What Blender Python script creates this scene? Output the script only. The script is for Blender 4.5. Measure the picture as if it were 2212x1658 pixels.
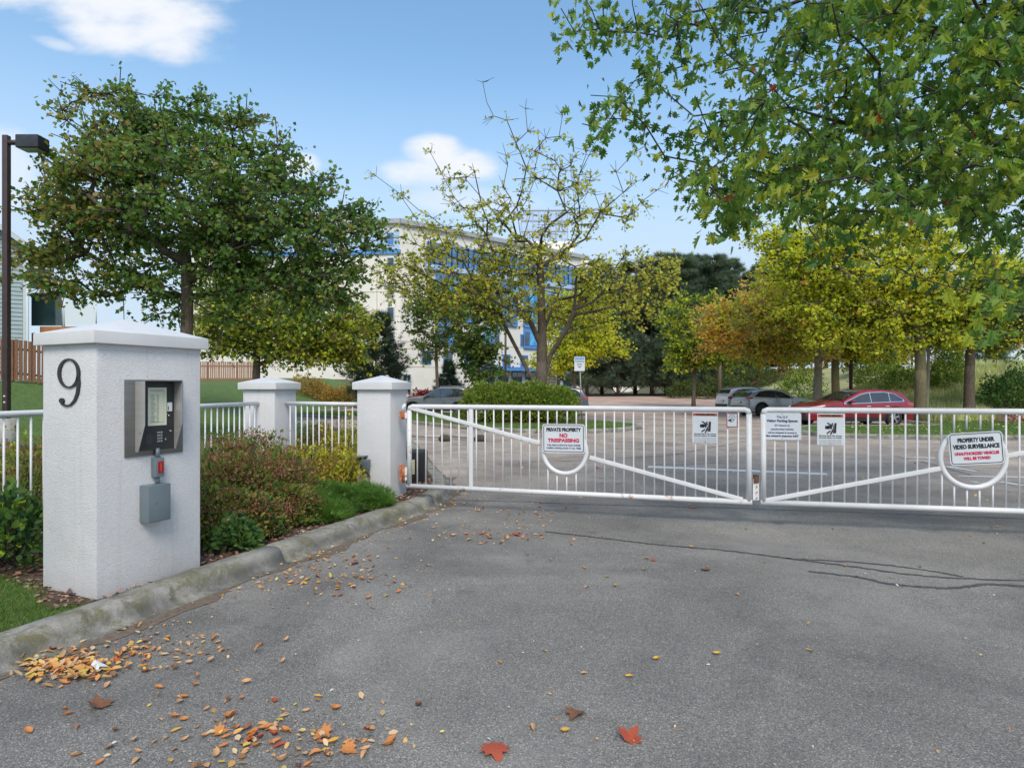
import bpy, bmesh, math, random
import numpy as np
from mathutils import Vector, Matrix

for o in list(bpy.data.objects): bpy.data.objects.remove(o)
SC = bpy.context.scene
COL = SC.collection
rnd = random.Random(11)
R = math.radians
V = Vector

# ------------------------------------------------------------------ camera
CAM_H = 1.7; FPX = 1350.0; WPX = 2212.0; CX = 1106.0; HY = 835.0
cam = bpy.data.cameras.new('camera')
camo = bpy.data.objects.new('camera', cam); COL.objects.link(camo)
camo.location = (0, 0, CAM_H); camo.rotation_euler = (R(90), 0, 0)
cam.sensor_width = 36; cam.sensor_fit = 'HORIZONTAL'; cam.lens = 36 * FPX / WPX
cam.shift_y = 6 / WPX
cam.clip_start = 0.05; cam.clip_end = 4000
SC.camera = camo
SC.render.resolution_x = 1024; SC.render.resolution_y = 767

# ------------------------------------------------------------------ light
SUN_EL, SUN_AZ = 48.0, 172.0     # azimuth clockwise from +Y (view direction)
W_ = bpy.data.worlds.new("World"); SC.world = W_; W_.use_nodes = True
def build_world():
    nt = W_.node_tree; nt.nodes.clear(); N = nt.nodes.new; Lk = nt.links.new
    out = N('ShaderNodeOutputWorld'); bg = N('ShaderNodeBackground'); Lk(bg.outputs[0], out.inputs[0])
    sky = N('ShaderNodeTexSky'); sky.sky_type = 'NISHITA'; sky.sun_disc = False
    sky.sun_elevation = R(SUN_EL); sky.sun_rotation = R(SUN_AZ)
    sky.air_density = 1.0; sky.dust_density = 0.6; sky.ozone_density = 1.5
    bg.inputs[1].default_value = 0.101
    tc = N('ShaderNodeTexCoord'); sp = N('ShaderNodeSeparateXYZ'); Lk(tc.outputs['Generated'], sp.inputs[0])
    def M(op, a, b=None, c=None):
        n = N('ShaderNodeMath'); n.operation = op
        for i, v in enumerate((a, b, c)):
            if v is None: continue
            if isinstance(v, (int, float)): n.inputs[i].default_value = v
            else: Lk(v, n.inputs[i])
        return n.outputs[0]
    x, y, z = sp.outputs
    ym = M('MAXIMUM', y, 0.08)
    u = M('DIVIDE', x, ym); v = M('DIVIDE', z, ym)
    cmb = N('ShaderNodeCombineXYZ'); Lk(u, cmb.inputs[0]); Lk(v, cmb.inputs[1])
    nz = N('ShaderNodeTexNoise'); nz.inputs['Scale'].default_value = 6.5; nz.inputs['Detail'].default_value = 7; nz.inputs['Roughness'].default_value = .55
    mp = N('ShaderNodeMapping'); mp.inputs['Scale'].default_value = (.75, 1.5, 1); Lk(cmb.outputs[0], mp.inputs[0]); Lk(mp.outputs[0], nz.inputs['Vector'])
    nn = M('SUBTRACT', nz.outputs['Fac'], .5)
    mask = None
    clouds = [(-.64, .60, .21, .075, .22, 1.0), (-.72, .66, .30, .07, .0, 1.0), (-.115, .345, .105, .036, -.02, 1.0), (-.125, .37, .055, .035, 0, 1.0),
              (-.34, .352, .035, .02, 0, .7), (-.738, .552, .045, .013, .25, .6), (-.82, .34, .07, .10, 0, .55), (-.08, .30, .12, .03, .1, .5)]
    for (uc, vc, ru, rv, tilt, amp) in clouds:
        du = M('SUBTRACT', u, uc); dv = M('SUBTRACT', v, vc)
        dv = M('ADD', dv, M('MULTIPLY', du, tilt))
        a = M('DIVIDE', du, ru); b = M('DIVIDE', dv, rv)
        q = M('ADD', M('MULTIPLY', a, a), M('MULTIPLY', b, b))
        s = M('SUBTRACT', 1.0, q); s = M('ADD', s, M('MULTIPLY', nn, 3.4))
        mr = N('ShaderNodeMapRange'); mr.interpolation_type = 'SMOOTHSTEP'; Lk(s, mr.inputs[0])
        mr.inputs[1].default_value = -.15; mr.inputs[2].default_value = 1.0; mr.inputs[3].default_value = 0; mr.inputs[4].default_value = amp
        mask = mr.outputs[0] if mask is None else M('MAXIMUM', mask, mr.outputs[0])
    front = N('ShaderNodeMapRange'); Lk(y, front.inputs[0]); front.inputs[1].default_value = .1; front.inputs[2].default_value = .25
    mask = M('MULTIPLY', mask, front.outputs[0])
    # unseen clouds beside and behind the camera, thickened to add fill light
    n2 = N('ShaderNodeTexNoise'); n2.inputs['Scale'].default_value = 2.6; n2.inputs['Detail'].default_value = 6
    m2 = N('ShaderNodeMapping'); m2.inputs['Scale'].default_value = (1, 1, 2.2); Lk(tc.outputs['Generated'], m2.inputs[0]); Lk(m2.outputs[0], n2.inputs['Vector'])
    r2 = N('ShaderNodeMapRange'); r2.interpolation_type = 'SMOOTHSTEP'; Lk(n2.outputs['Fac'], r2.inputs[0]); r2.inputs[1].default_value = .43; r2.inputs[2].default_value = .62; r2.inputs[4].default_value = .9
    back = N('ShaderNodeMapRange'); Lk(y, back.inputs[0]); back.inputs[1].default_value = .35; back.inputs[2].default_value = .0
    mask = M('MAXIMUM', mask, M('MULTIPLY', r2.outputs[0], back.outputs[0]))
    # thin white veil growing towards the horizon
    el = M('MAXIMUM', z, 0.0)
    vr = N('ShaderNodeMapRange'); vr.interpolation_type = 'SMOOTHSTEP'; Lk(el, vr.inputs[0]); vr.inputs[1].default_value = .5; vr.inputs[2].default_value = .12; vr.inputs[3].default_value = .10; vr.inputs[4].default_value = .95
    veil = vr.outputs[0]
    tint = N('ShaderNodeMix'); tint.data_type = 'RGBA'; tint.blend_type = 'MULTIPLY'; tint.clamp_result = False; tint.inputs[0].default_value = 1; Lk(sky.outputs[0], tint.inputs[6]); tint.inputs[7].default_value = (1.2, 1.6, 1.65, 1)
    mixv = N('ShaderNodeMix'); mixv.data_type = 'RGBA'; Lk(veil, mixv.inputs[0]); Lk(tint.outputs[2], mixv.inputs[6]); mixv.inputs[7].default_value = (4.3, 5.2, 6.2, 1)
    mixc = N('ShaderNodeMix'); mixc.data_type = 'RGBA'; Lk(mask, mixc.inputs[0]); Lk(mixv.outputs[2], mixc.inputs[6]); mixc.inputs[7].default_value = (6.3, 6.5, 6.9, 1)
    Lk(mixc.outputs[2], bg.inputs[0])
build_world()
sun = bpy.data.lights.new('sun', 'SUN'); sun.energy = 1.95; sun.angle = R(26); sun.color = (1, .885, .74)
suno = bpy.data.objects.new('sun', sun); COL.objects.link(suno)
_az = R(SUN_AZ); _el = R(SUN_EL)
_d = V((math.sin(_az) * math.cos(_el), math.cos(_az) * math.cos(_el), math.sin(_el)))
suno.rotation_euler = _d.to_track_quat('Z', 'Y').to_euler(); suno.location = (0, -20, 40)
SC.view_settings.view_transform = 'Standard'; SC.view_settings.look = 'None'
SC.view_settings.gamma = 1; SC.view_settings.exposure = 0.54; SC.view_settings.use_curve_mapping = False
try:
    SC.cycles.max_bounces = 6; SC.cycles.transparent_max_bounces = 8
except Exception: pass

# ------------------------------------------------------------------ helpers
def smooth(a, b, t):
    t = min(1.0, max(0.0, (t - a) / (b - a))); return t * t * (3 - 2 * t)
def hz(x, y):                      # height of the land
    h = .85 * smooth(40, 75, y)
    h += 1.8 * smooth(13.2, 20, -x) * smooth(3, 8, y)
    h += 2.9 * smooth(19.5, 31, x) * smooth(28.5, 42, y)
    return h
def P(px, py, D): return V(((px - CX) / FPX * D, D, CAM_H - (py - HY) / FPX * D))
def G(px, py, z=0.0):
    D = (CAM_H - z) * FPX / (py - HY); return V(((px - CX) / FPX * D, D, z))

class MB:
    def __init__(s): s.v = []; s.f = []; s.sm = []
    def add(s, vs, fs, smooth=False):
        n = len(s.v); s.v += [tuple(v) for v in vs]; s.f += [tuple(i + n for i in f) for f in fs]; s.sm += [smooth] * len(fs); return s
    def hexa(s, p):
        return s.add(p, [(0, 3, 2, 1), (4, 5, 6, 7), (0, 1, 5, 4), (1, 2, 6, 5), (2, 3, 7, 6), (3, 0, 4, 7)])
    def box(s, c, sz, ax=None, bev=0):
        c = V(c); x, y, z = ax if ax else (V((1, 0, 0)), V((0, 1, 0)), V((0, 0, 1)))
        a, b, d = sz[0] / 2, sz[1] / 2, sz[2] / 2
        return s.hexa([c + x * i * a + y * j * b + z * k * d for k in (-1, 1) for i, j in ((-1, -1), (1, -1), (1, 1), (-1, 1))])
    def tube(s, pts, r, n=8, cap=True, closed=False, smooth=True):
        pts = [V(p) for p in pts]; m = len(pts)
        rr = r if isinstance(r, (list, tuple)) else [r] * m
        b = len(s.v); up = None
        for i, p in enumerate(pts):
            if closed: t = pts[(i + 1) % m] - pts[i - 1]
            else: t = pts[min(i + 1, m - 1)] - pts[max(i - 1, 0)]
            t.normalize()
            if up is None:
                up = V((0, 0, 1)) if abs(t.z) < .9 else V((1, 0, 0))
            a = t.cross(up)
            if a.length < 1e-4: a = t.orthogonal()
            a.normalize(); c = a.cross(t).normalized(); up = c
            for k in range(n):
                w = 2 * math.pi * k / n
                s.v.append(tuple(p + (a * math.cos(w) + c * math.sin(w)) * rr[i]))
        for i in range(m if closed else m - 1):
            j = (i + 1) % m
            for k in range(n):
                s.f.append((b + i * n + k, b + i * n + (k + 1) % n, b + j * n + (k + 1) % n, b + j * n + k)); s.sm.append(smooth)
        if cap and not closed:
            s.f.append(tuple(b + k for k in range(n))[::-1]); s.f.append(tuple(b + (m - 1) * n + k for k in range(n))); s.sm += [False, False]
        return s
    def prism(s, poly, off):       # poly: 3D points in a plane, off: extrusion vector
        n = len(poly); p = [V(q) for q in poly]; off = V(off)
        return s.add(p + [q + off for q in p], [tuple(range(n))[::-1], tuple(range(n, 2 * n))] + [(i, (i + 1) % n, n + (i + 1) % n, n + i) for i in range(n)])
    def pyramid(s, base, apex):
        n = len(base); return s.add(list(base) + [apex], [(i, (i + 1) % n, n) for i in range(n)])

def mesh_np(name, verts, faces, k, smooth=False, cols=None):
    me = bpy.data.meshes.new(name); nv, nf = len(verts), len(faces)
    me.vertices.add(nv); me.vertices.foreach_set('co', np.asarray(verts, np.float32).ravel())
    me.loops.add(nf * k); me.loops.foreach_set('vertex_index', np.asarray(faces, np.int32).ravel())
    me.polygons.add(nf); me.polygons.foreach_set('loop_start', np.arange(0, nf * k, k, dtype=np.int32))
    me.polygons.foreach_set('loop_total', np.full(nf, k, np.int32))
    if smooth: me.polygons.foreach_set('use_smooth', np.ones(nf, bool))
    me.update(calc_edges=True)
    if cols is not None:
        a = me.color_attributes.new('Col', 'FLOAT_COLOR', 'POINT')
        c4 = np.ones((nv, 4), np.float32); c4[:, :3] = cols; a.data.foreach_set('color', c4.ravel())
    return me

def link(name, me, mt, parent=None, local=False):
    if mt is not None and not me.materials: me.materials.append(mt)
    o = bpy.data.objects.new(name, me); COL.objects.link(o)
    if parent is not None:
        o.parent = parent
        if not local and parent.type == 'EMPTY': o.matrix_parent_inverse = Matrix.Translation(-V(parent.location))
    else:
        n = len(me.vertices); co = np.empty(n * 3, np.float32); me.vertices.foreach_get('co', co); co = co.reshape(-1, 3)
        c = (co.min(0) + co.max(0)) / 2; c[2] = co[:, 2].min(); co -= c
        me.vertices.foreach_set('co', co.ravel()); o.location = [float(q) for q in c]
    return o
def obj(name, mb, mt, parent=None, local=False, bevel=0, seg=2):
    me = bpy.data.meshes.new(name); me.from_pydata(mb.v, [], mb.f)
    bm = bmesh.new(); bm.from_mesh(me)
    if bevel:
        bmesh.ops.recalc_face_normals(bm, faces=bm.faces)
        es = [e for e in bm.edges if len(e.link_faces) == 2 and e.calc_face_angle(0) > .5]
        bmesh.ops.bevel(bm, geom=es, offset=bevel, segments=seg, profile=.6, affect='EDGES', clamp_overlap=True)
    bmesh.ops.recalc_face_normals(bm, faces=bm.faces); bm.to_mesh(me); bm.free()
    if bevel: me.polygons.foreach_set('use_smooth', [True] * len(me.polygons))
    else: me.polygons.foreach_set('use_smooth', mb.sm[:len(me.polygons)] if len(mb.sm) >= len(me.polygons) else [False] * len(me.polygons))
    if bevel:
        try: me.set_sharp_from_angle(angle=R(35))
        except Exception: pass
    me.update()
    return link(name, me, mt, parent, local)
def tag(o, label=None, cat=None, group=None, kind=None):
    if label: o['label'] = label
    if cat: o['category'] = cat
    if group: o['group'] = group
    if kind: o['kind'] = kind
    return o
def thing(name, loc, label, cat, group=None, rz=0):
    o = bpy.data.objects.new(name, None); COL.objects.link(o); o.location = loc; o.rotation_euler = (0, 0, rz); o.empty_display_size = .2
    return tag(o, label, cat, group)
def copy_tree(o, parent=None):
    c = o.copy(); COL.objects.link(c); c.parent = parent
    if parent is not None: c.matrix_parent_inverse = o.matrix_parent_inverse
    for ch in [q for q in ALLCH(o)]: copy_tree(ch, c)
    return c
def ALLCH(o): return [q for q in bpy.data.objects if q.parent == o]

# ------------------------------------------------------------------ materials
def nodes(name):
    m = bpy.data.materials.new(name); m.use_nodes = True; nt = m.node_tree
    return m, nt, nt.nodes['Principled BSDF'], nt.nodes.new, nt.links.new
def ramp(N, fac, Lk, stops):
    r = N('ShaderNodeValToRGB'); Lk(fac, r.inputs[0]); el = r.color_ramp.elements
    while len(el) < len(stops): el.new(.5)
    for e, (p, c) in zip(el, stops): e.position = p; e.color = (c[0], c[1], c[2], 1) if len(c) == 3 else c
    return r.outputs[0]
def noise(N, Lk, vec, sc, det=4, rough=.5, dist=0):
    n = N('ShaderNodeTexNoise'); n.inputs['Scale'].default_value = sc; n.inputs['Detail'].default_value = det
    n.inputs['Roughness'].default_value = rough; n.inputs['Distortion'].default_value = dist
    if vec is not None: Lk(vec, n.inputs['Vector'])
    return n.outputs['Fac']
def mixc(N, Lk, fac, a, b, mode='MIX'):
    n = N('ShaderNodeMix'); n.data_type = 'RGBA'; n.blend_type = mode
    for i, v in ((0, fac), (6, a), (7, b)):
        if isinstance(v, (int, float)): n.inputs[i].default_value = v
        elif isinstance(v, (tuple, list)): n.inputs[i].default_value = (v[0], v[1], v[2], 1)
        else: Lk(v, n.inputs[i])
    return n.outputs[2]
def bumpn(N, Lk, h, st, dist, bs):
    b = N('ShaderNodeBump'); b.inputs['Strength'].default_value = st; b.inputs['Distance'].default_value = dist; Lk(h, b.inputs['Height']); Lk(b.outputs[0], bs.inputs['Normal']); return b
def pm(name, col, rough=.6, metal=0, var=.15, sc=6, bump=0, bs=60, coat=0, bdist=.004, stretch=None, dirt=None):
    m, nt, b, N, Lk = nodes(name)
    tc = N('ShaderNodeTexCoord'); vec = tc.outputs['Object']
    if stretch:
        mp = N('ShaderNodeMapping'); mp.inputs['Scale'].default_value = stretch; Lk(vec, mp.inputs[0]); vec = mp.outputs[0]
    f = noise(N, Lk, vec, sc, 6, .6)
    lo = tuple(c * (1 - var) for c in col); hi = tuple(min(1, c * (1 + var)) for c in col)
    c = ramp(N, f, Lk, [(.3, lo), (.7, hi)])
    if dirt:
        f2 = noise(N, Lk, vec, dirt[1], 8, .7)
        w = ramp(N, f2, Lk, [(dirt[2], (0, 0, 0)), (dirt[2] + .12, (1, 1, 1))])
        c = mixc(N, Lk, w, c, dirt[0])
    Lk(c, b.inputs['Base Color']); b.inputs['Roughness'].default_value = rough; b.inputs['Metallic'].default_value = metal
    if coat: b.inputs['Coat Weight'].default_value = coat; b.inputs['Coat Roughness'].default_value = .04
    if bump: bumpn(N, Lk, noise(N, Lk, vec, bs, 5, .6), bump, bdist, b)
    return m
def leafmat(name, transl=.54, rough=.5):
    m, nt, b, N, Lk = nodes(name)
    a = N('ShaderNodeAttribute'); a.attribute_name = 'Col'
    Lk(a.outputs['Color'], b.inputs['Base Color']); b.inputs['Roughness'].default_value = rough; b.inputs['Specular IOR Level'].default_value = .35
    t = N('ShaderNodeBsdfTranslucent'); c = mixc(N, Lk, 1.0, a.outputs['Color'], (1.25, 1.2, .75), 'MULTIPLY'); Lk(c, t.inputs[0])
    mx = N('ShaderNodeMixShader'); mx.inputs[0].default_value = transl; Lk(b.outputs[0], mx.inputs[1]); Lk(t.outputs[0], mx.inputs[2])
    Lk(mx.outputs[0], nt.nodes['Material Output'].inputs[0]); return m
MT = {}
MT['leaf'] = leafmat('leaf_surface')
MT['dry'] = leafmat('dry_plant_surface', .12, .75)
MT['bark'] = pm('bark', (.115, .09, .068), .9, var=.45, sc=9, bump=.8, bs=22, bdist=.03, stretch=(3, 3, .6))
MT['barkpale'] = pm('pale_bark', (.27, .24, .205), .9, var=.3, sc=9, bump=.7, bs=20, bdist=.02, stretch=(3, 3, .6))
MT['barkmoss'] = pm('brown_green_bark', (.15, .125, .075), .9, var=.4, sc=7, bump=.8, bs=20, bdist=.03, stretch=(3, 3, .6), dirt=((.12, .12, .05), 2.5, .5))
MT['twig'] = pm('dark_twig', (.055, .045, .038), .9, var=.3, sc=12)
MT['whitemetal'] = pm('white_gate_paint', (.70, .705, .715), .42, var=.08, sc=5, bump=.2, bs=60, bdist=.003, dirt=((.36, .33, .29), 11, .64))
MT['rustywhite'] = pm('white_paint_with_rust', (.70, .705, .71), .5, var=.06, sc=5, bump=.3, bs=60, bdist=.004, dirt=((.40, .16, .05), 5, .585))
MT['rust'] = pm('orange_rust', (.42, .14, .06), .85, var=.4, sc=20, bump=.5, bs=90, dirt=((.6, .52, .46), 14, .56))
MT['cap'] = pm('white_cap_paint', (.71, .71, .72), .55, var=.05, sc=3, bump=.25, bs=40, bdist=.003, dirt=((.45, .43, .38), 6, .64))
MT['steellight'] = pm('bright_brushed_steel', (.52, .515, .50), .45, .6, var=.08, sc=4, bump=.1, bs=200, stretch=(1, 1, 9))
MT['steel'] = pm('brushed_steel', (.24, .235, .225), .38, .85, var=.12, sc=4, bump=.1, bs=200, stretch=(1, 1, 9), dirt=((.2, .18, .16), 7, .66))
MT['steeldark'] = pm('dark_steel', (.25, .24, .23), .5, .7, var=.15, sc=6)  # plain darker steel for screws, cable and sign post
MT['blackpanel'] = pm('black_panel', (.022, .023, .026), .42, var=.2, sc=9)
MT['black'] = pm('black_plastic', (.016, .016, .018), .45, var=.2, sc=9)
MT['greybox'] = pm('grey_painted_metal', (.15, .19, .215), .45, .1, var=.08, sc=6, bump=.1, bs=70, bdist=.001)
MT['paper'] = pm('cream_paper', (.62, .65, .5), .6, var=.05, sc=5)
MT['print'] = pm('grey_print', (.16, .17, .16), .7)
MT['ink'] = pm('black_ink', (.015, .017, .022), .5)
MT['redink'] = pm('red_ink', (.55, .02, .08), .5)
MT['orangeink'] = pm('orange_ink', (.52, .1, .03), .55, var=.25, sc=40)
MT['blueink'] = pm('blue_ink', (.03, .09, .3), .5)
MT['navyink'] = pm('navy_ink', (.04, .05, .14), .5)
MT['signwhite'] = pm('white_sign_sheet', (.63, .67, .71), .35, var=.04, sc=4)
MT['redled'] = pm('red_label', (.32, .01, .008), .3)
MT['chrome'] = pm('chrome', (.75, .76, .78), .12, 1, var=.02)
MT['wood'] = pm('brown_fence_wood', (.20, .098, .055), .8, var=.25, sc=5, bump=.4, bs=30, stretch=(5, 5, .6))
MT['woodfar'] = pm('red_cedar_wood', (.36, .19, .12), .8, var=.25, sc=5, bump=.3, bs=30, stretch=(5, 5, .6))
MT['deckwood'] = pm('orange_deck_wood', (.42, .17, .06), .7, var=.2, sc=6)
MT['post'] = pm('dark_brown_post_paint', (.055, .035, .035), .5, var=.2, sc=8)
MT['lamphead'] = pm('dark_lamp_housing', (.025, .03, .04), .4, var=.2, sc=8)
MT['woodpole'] = pm('weathered_pole', (.2, .15, .11), .85, var=.25, sc=5, stretch=(5, 5, .5))
MT['whitepaint'] = pm('worn_road_paint', (.74, .73, .70), .7, var=.10, sc=9, bump=.3, bs=120, dirt=((.3, .28, .26), 9, .62))
MT['rockwall'] = pm('grey_footing_concrete', (.35, .34, .33), .9, var=.2, sc=5, bump=.4, bs=40)
MT['cream'] = pm('cream_wall_panels', (.76, .73, .67), .8, var=.05, sc=.6, bump=.1, bs=20)
MT['creamjoint'] = pm('wall_joint', (.42, .37, .33), .8)
MT['bluepanel'] = pm('light_blue_cladding', (.40, .54, .76), .5, var=.06, sc=1)
MT['bluetrim'] = pm('mid_blue_trim', (.09, .27, .6), .45, var=.08, sc=1)
MT['roofgrey'] = pm('grey_roof_metal', (.38, .39, .42), .5, var=.1, sc=2)
MT['siding'] = pm('blue_grey_siding', (.33, .41, .43), .65, var=.05, sc=3)
MT['trimpale'] = pm('pale_trim_paint', (.55, .6, .63), .6, var=.04)
MT['shingle'] = pm('roof_shingle', (.16, .16, .17), .9, var=.3, sc=8, bump=.5, bs=20)
MT['tyre'] = pm('tyre_rubber', (.018, .018, .019), .8, var=.2, sc=10)
MT['rim'] = pm('alloy_rim', (.5, .5, .52), .3, .8, var=.1)
MT['rimdark'] = pm('dark_rim', (.03, .03, .033), .4, .5, var=.1)
MT['clad'] = pm('black_body_cladding', (.02, .021, .023), .55, var=.1)
MT['clayred'] = pm('red_leaf_cluster', (.25, .02, .02), .7)
def glassm(name, col, rough=.06):
    m, nt, b, N, Lk = nodes(name)
    tc = N('ShaderNodeTexCoord'); f = noise(N, Lk, tc.outputs['Object'], 1.2, 3)
    c = ramp(N, f, Lk, [(.35, tuple(q * .6 for q in col)), (.65, tuple(min(1, q * 1.5) for q in col))]); Lk(c, b.inputs['Base Color'])
    b.inputs['Roughness'].default_value = rough; b.inputs['Specular IOR Level'].default_value = .9; b.inputs['Coat Weight'].default_value = .6; b.inputs['Coat Roughness'].default_value = .02
    return m
MT['carglass'] = glassm('dark_car_glass', (.018, .022, .026))
MT['blueglass'] = glassm('deep_blue_glass', (.03, .19, .52))
MT['cyanglass'] = glassm('bright_blue_glass', (.04, .36, .8))
MT['darkglass'] = glassm('dark_window_glass', (.02, .05, .09))
MT['deckglass'] = glassm('tinted_deck_glass', (.015, .035, .035))
def paint(name, col, flake=.5):
    m, nt, b, N, Lk = nodes(name)
    b.inputs['Base Color'].default_value = (*col, 1); b.inputs['Metallic'].default_value = flake; b.inputs['Roughness'].default_value = .38
    b.inputs['Coat Weight'].default_value = 1; b.inputs['Coat Roughness'].default_value = .05
    tc = N('ShaderNodeTexCoord'); f = noise(N, Lk, tc.outputs['Object'], 3, 6)
    c = ramp(N, f, Lk, [(.3, tuple(q * .9 for q in col)), (.75, col)]); Lk(c, b.inputs['Base Color']); return m
MT['paintgrey'] = paint('dark_grey_car_paint', (.21, .225, .25))
MT['paintnavy'] = paint('dark_blue_grey_car_paint', (.09, .105, .14))
MT['paintsilver'] = paint('silver_car_paint', (.58, .60, .64))
MT['paintgrey2'] = paint('mid_grey_car_paint', (.42, .45, .49))
MT['paintred'] = paint('deep_red_car_paint', (.27, .006, .024), .3)
MT['tail'] = glassm('red_lamp_glass', (.5, .015, .02), .15)
MT['headl'] = glassm('clear_lamp_glass', (.55, .57, .6), .12)
def frosted():
    m, nt, b, N, Lk = nodes('frosted_glass'); b.inputs['Base Color'].default_value = (.75, .82, .84, 1); b.inputs['Roughness'].default_value = .25; b.inputs['Alpha'].default_value = .55; return m
MT['frost'] = frosted()

def stucco():
    m, nt, b, N, Lk = nodes('white_stucco')
    tc = N('ShaderNodeTexCoord'); vec = tc.outputs['Object']
    mp = N('ShaderNodeMapping'); mp.inputs['Rotation'].default_value = (.5, .4, .3); mp.inputs['Scale'].default_value = (1, 1, 2.2); Lk(vec, mp.inputs[0])
    f = noise(N, Lk, vec, 2.2, 6, .6)
    c = ramp(N, f, Lk, [(.3, (.68, .68, .69)), (.7, (.76, .755, .76))])
    fine = noise(N, Lk, mp.outputs[0], 58, 5, .6, .9)
    c = mixc(N, Lk, .34, c, ramp(N, fine, Lk, [(.35, (.52, .53, .56)), (.6, (.86, .87, .9))]), 'MULTIPLY')
    m2 = N('ShaderNodeMapping'); m2.inputs['Scale'].default_value = (14, 14, .7); Lk(vec, m2.inputs[0])
    c = mixc(N, Lk, ramp(N, noise(N, Lk, m2.outputs[0], 1.0, 5, .6), Lk, [(.56, (0, 0, 0)), (.75, (.32, .32, .32))]), c, (.46, .44, .40))
    sm = noise(N, Lk, vec, 1.6, 7, .7); c = mixc(N, Lk, ramp(N, sm, Lk, [(.56, (0, 0, 0)), (.72, (.35, .35, .35))]), c, (.50, .48, .44))
    # soil splash and stains low on the wall
    sp = N('ShaderNodeSeparateXYZ'); Lk(vec, sp.inputs[0])
    z0 = N('ShaderNodeMapRange'); Lk(sp.outputs[2], z0.inputs[0]); z0.inputs[1].default_value = .30; z0.inputs[2].default_value = 0; z0.inputs[3].default_value = 0; z0.inputs[4].default_value = .6
    st = N('ShaderNodeMath'); st.operation = 'MULTIPLY'; Lk(z0.outputs[0], st.inputs[0]); Lk(noise(N, Lk, vec, 9, 6, .7), st.inputs[1])
    c = mixc(N, Lk, st.outputs[0], c, (.33, .28, .22))
    Lk(c, b.inputs['Base Color']); b.inputs['Roughness'].default_value = .85
    bumpn(N, Lk, fine, .85, .009, b); return m
MT['stucco'] = stucco()

def asphalt():
    m, nt, b, N, Lk = nodes('worn_asphalt')
    tc = N('ShaderNodeTexCoord'); vec = tc.outputs['Object']
    sp = N('ShaderNodeSeparateXYZ'); Lk(vec, sp.inputs[0])
    big = noise(N, Lk, vec, .42, 6, .62, .9); mid = noise(N, Lk, vec, 1.7, 6, .65)
    c = ramp(N, big, Lk, [(.30, (.168, .159, .147)), (.48, (.262, .246, .226)), (.66, (.345, .324, .295))])
    c = mixc(N, Lk, .5, c, ramp(N, mid, Lk, [(.3, (.6, .6, .61)), (.7, (1.0, 1.0, 1.0))]), 'MULTIPLY')
    # stones in the surface: fine voronoi, each stone with its own tone
    vo = N('ShaderNodeTexVoronoi'); vo.inputs['Scale'].default_value = 150; Lk(vec, vo.inputs['Vector'])
    rs = N('ShaderNodeSeparateColor'); Lk(vo.outputs['Color'], rs.inputs[0])
    stone = ramp(N, rs.outputs[0], Lk, [(0.0, (.55, .55, .56)), (.3, (.8, .8, .8)), (.8, (1.1, 1.09, 1.07)), (.95, (1.45, 1.43, 1.38)), (1.0, (2.1, 2.05, 1.95))])
    c = mixc(N, Lk, 1.0, c, stone, 'MULTIPLY')
    edge = ramp(N, vo.outputs['Distance'], Lk, [(.35, (1, 1, 1)), (.75, (.55, .55, .56))])
    c = mixc(N, Lk, .8, c, edge, 'MULTIPLY')
    pit = noise(N, Lk, vec, 38, 3, .7)
    c = mixc(N, Lk, ramp(N, pit, Lk, [(.28, (1, 1, 1)), (.36, (0, 0, 0))]), c, (.05, .048, .046))
    # oil drips, damp stains and paler tyre-worn patches
    st = noise(N, Lk, vec, 1.3, 6, .65, .4); c = mixc(N, Lk, ramp(N, st, Lk, [(.60, (0, 0, 0)), (.70, (.55, .55, .55))]), c, (.085, .08, .075))
    wn = noise(N, Lk, vec, .5, 6, .6, .5); c = mixc(N, Lk, ramp(N, wn, Lk, [(.5, (0, 0, 0)), (.72, (.5, .5, .5))]), c, (.34, .32, .295))
    oil = N('ShaderNodeTexVoronoi'); oil.inputs['Scale'].default_value = .8; oil.inputs['Randomness'].default_value = 1; Lk(vec, oil.inputs['Vector']); c = mixc(N, Lk, ramp(N, oil.outputs['Distance'], Lk, [(.02, (.6, .6, .6)), (.075, (0, 0, 0))]), c, (.06, .055, .05))
    # pinkish old surface further back in the lot
    far = N('ShaderNodeMapRange'); far.interpolation_type = 'SMOOTHSTEP'; Lk(sp.outputs[1], far.inputs[0]); far.inputs[1].default_value = 26; far.inputs[2].default_value = 46
    far.inputs[4].default_value = .9
    c = mixc(N, Lk, far.outputs[0], c, ramp(N, noise(N, Lk, vec, .5, 5, .6), Lk, [(.3, (.20, .155, .135)), (.7, (.33, .27, .24))]))
    # behind the gate: slightly browner
    mg = N('ShaderNodeMapRange'); Lk(sp.outputs[1], mg.inputs[0]); mg.inputs[1].default_value = 8.6; mg.inputs[2].default_value = 12; mg.inputs[4].default_value = .85
    c = mixc(N, Lk, mg.outputs[0], c, mixc(N, Lk, 1.0, c, (1.95, 1.70, 1.55), 'MULTIPLY'))
    Lk(c, b.inputs['Base Color']); b.inputs['Roughness'].default_value = .82
    hh = N('ShaderNodeMath'); hh.operation = 'ADD'; Lk(vo.outputs['Distance'], hh.inputs[0]); Lk(pit, hh.inputs[1])
    bb = bumpn(N, Lk, hh.outputs[0], .55, .006, b); bb.invert = True
    return m
MT['asphalt'] = asphalt()
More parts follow.
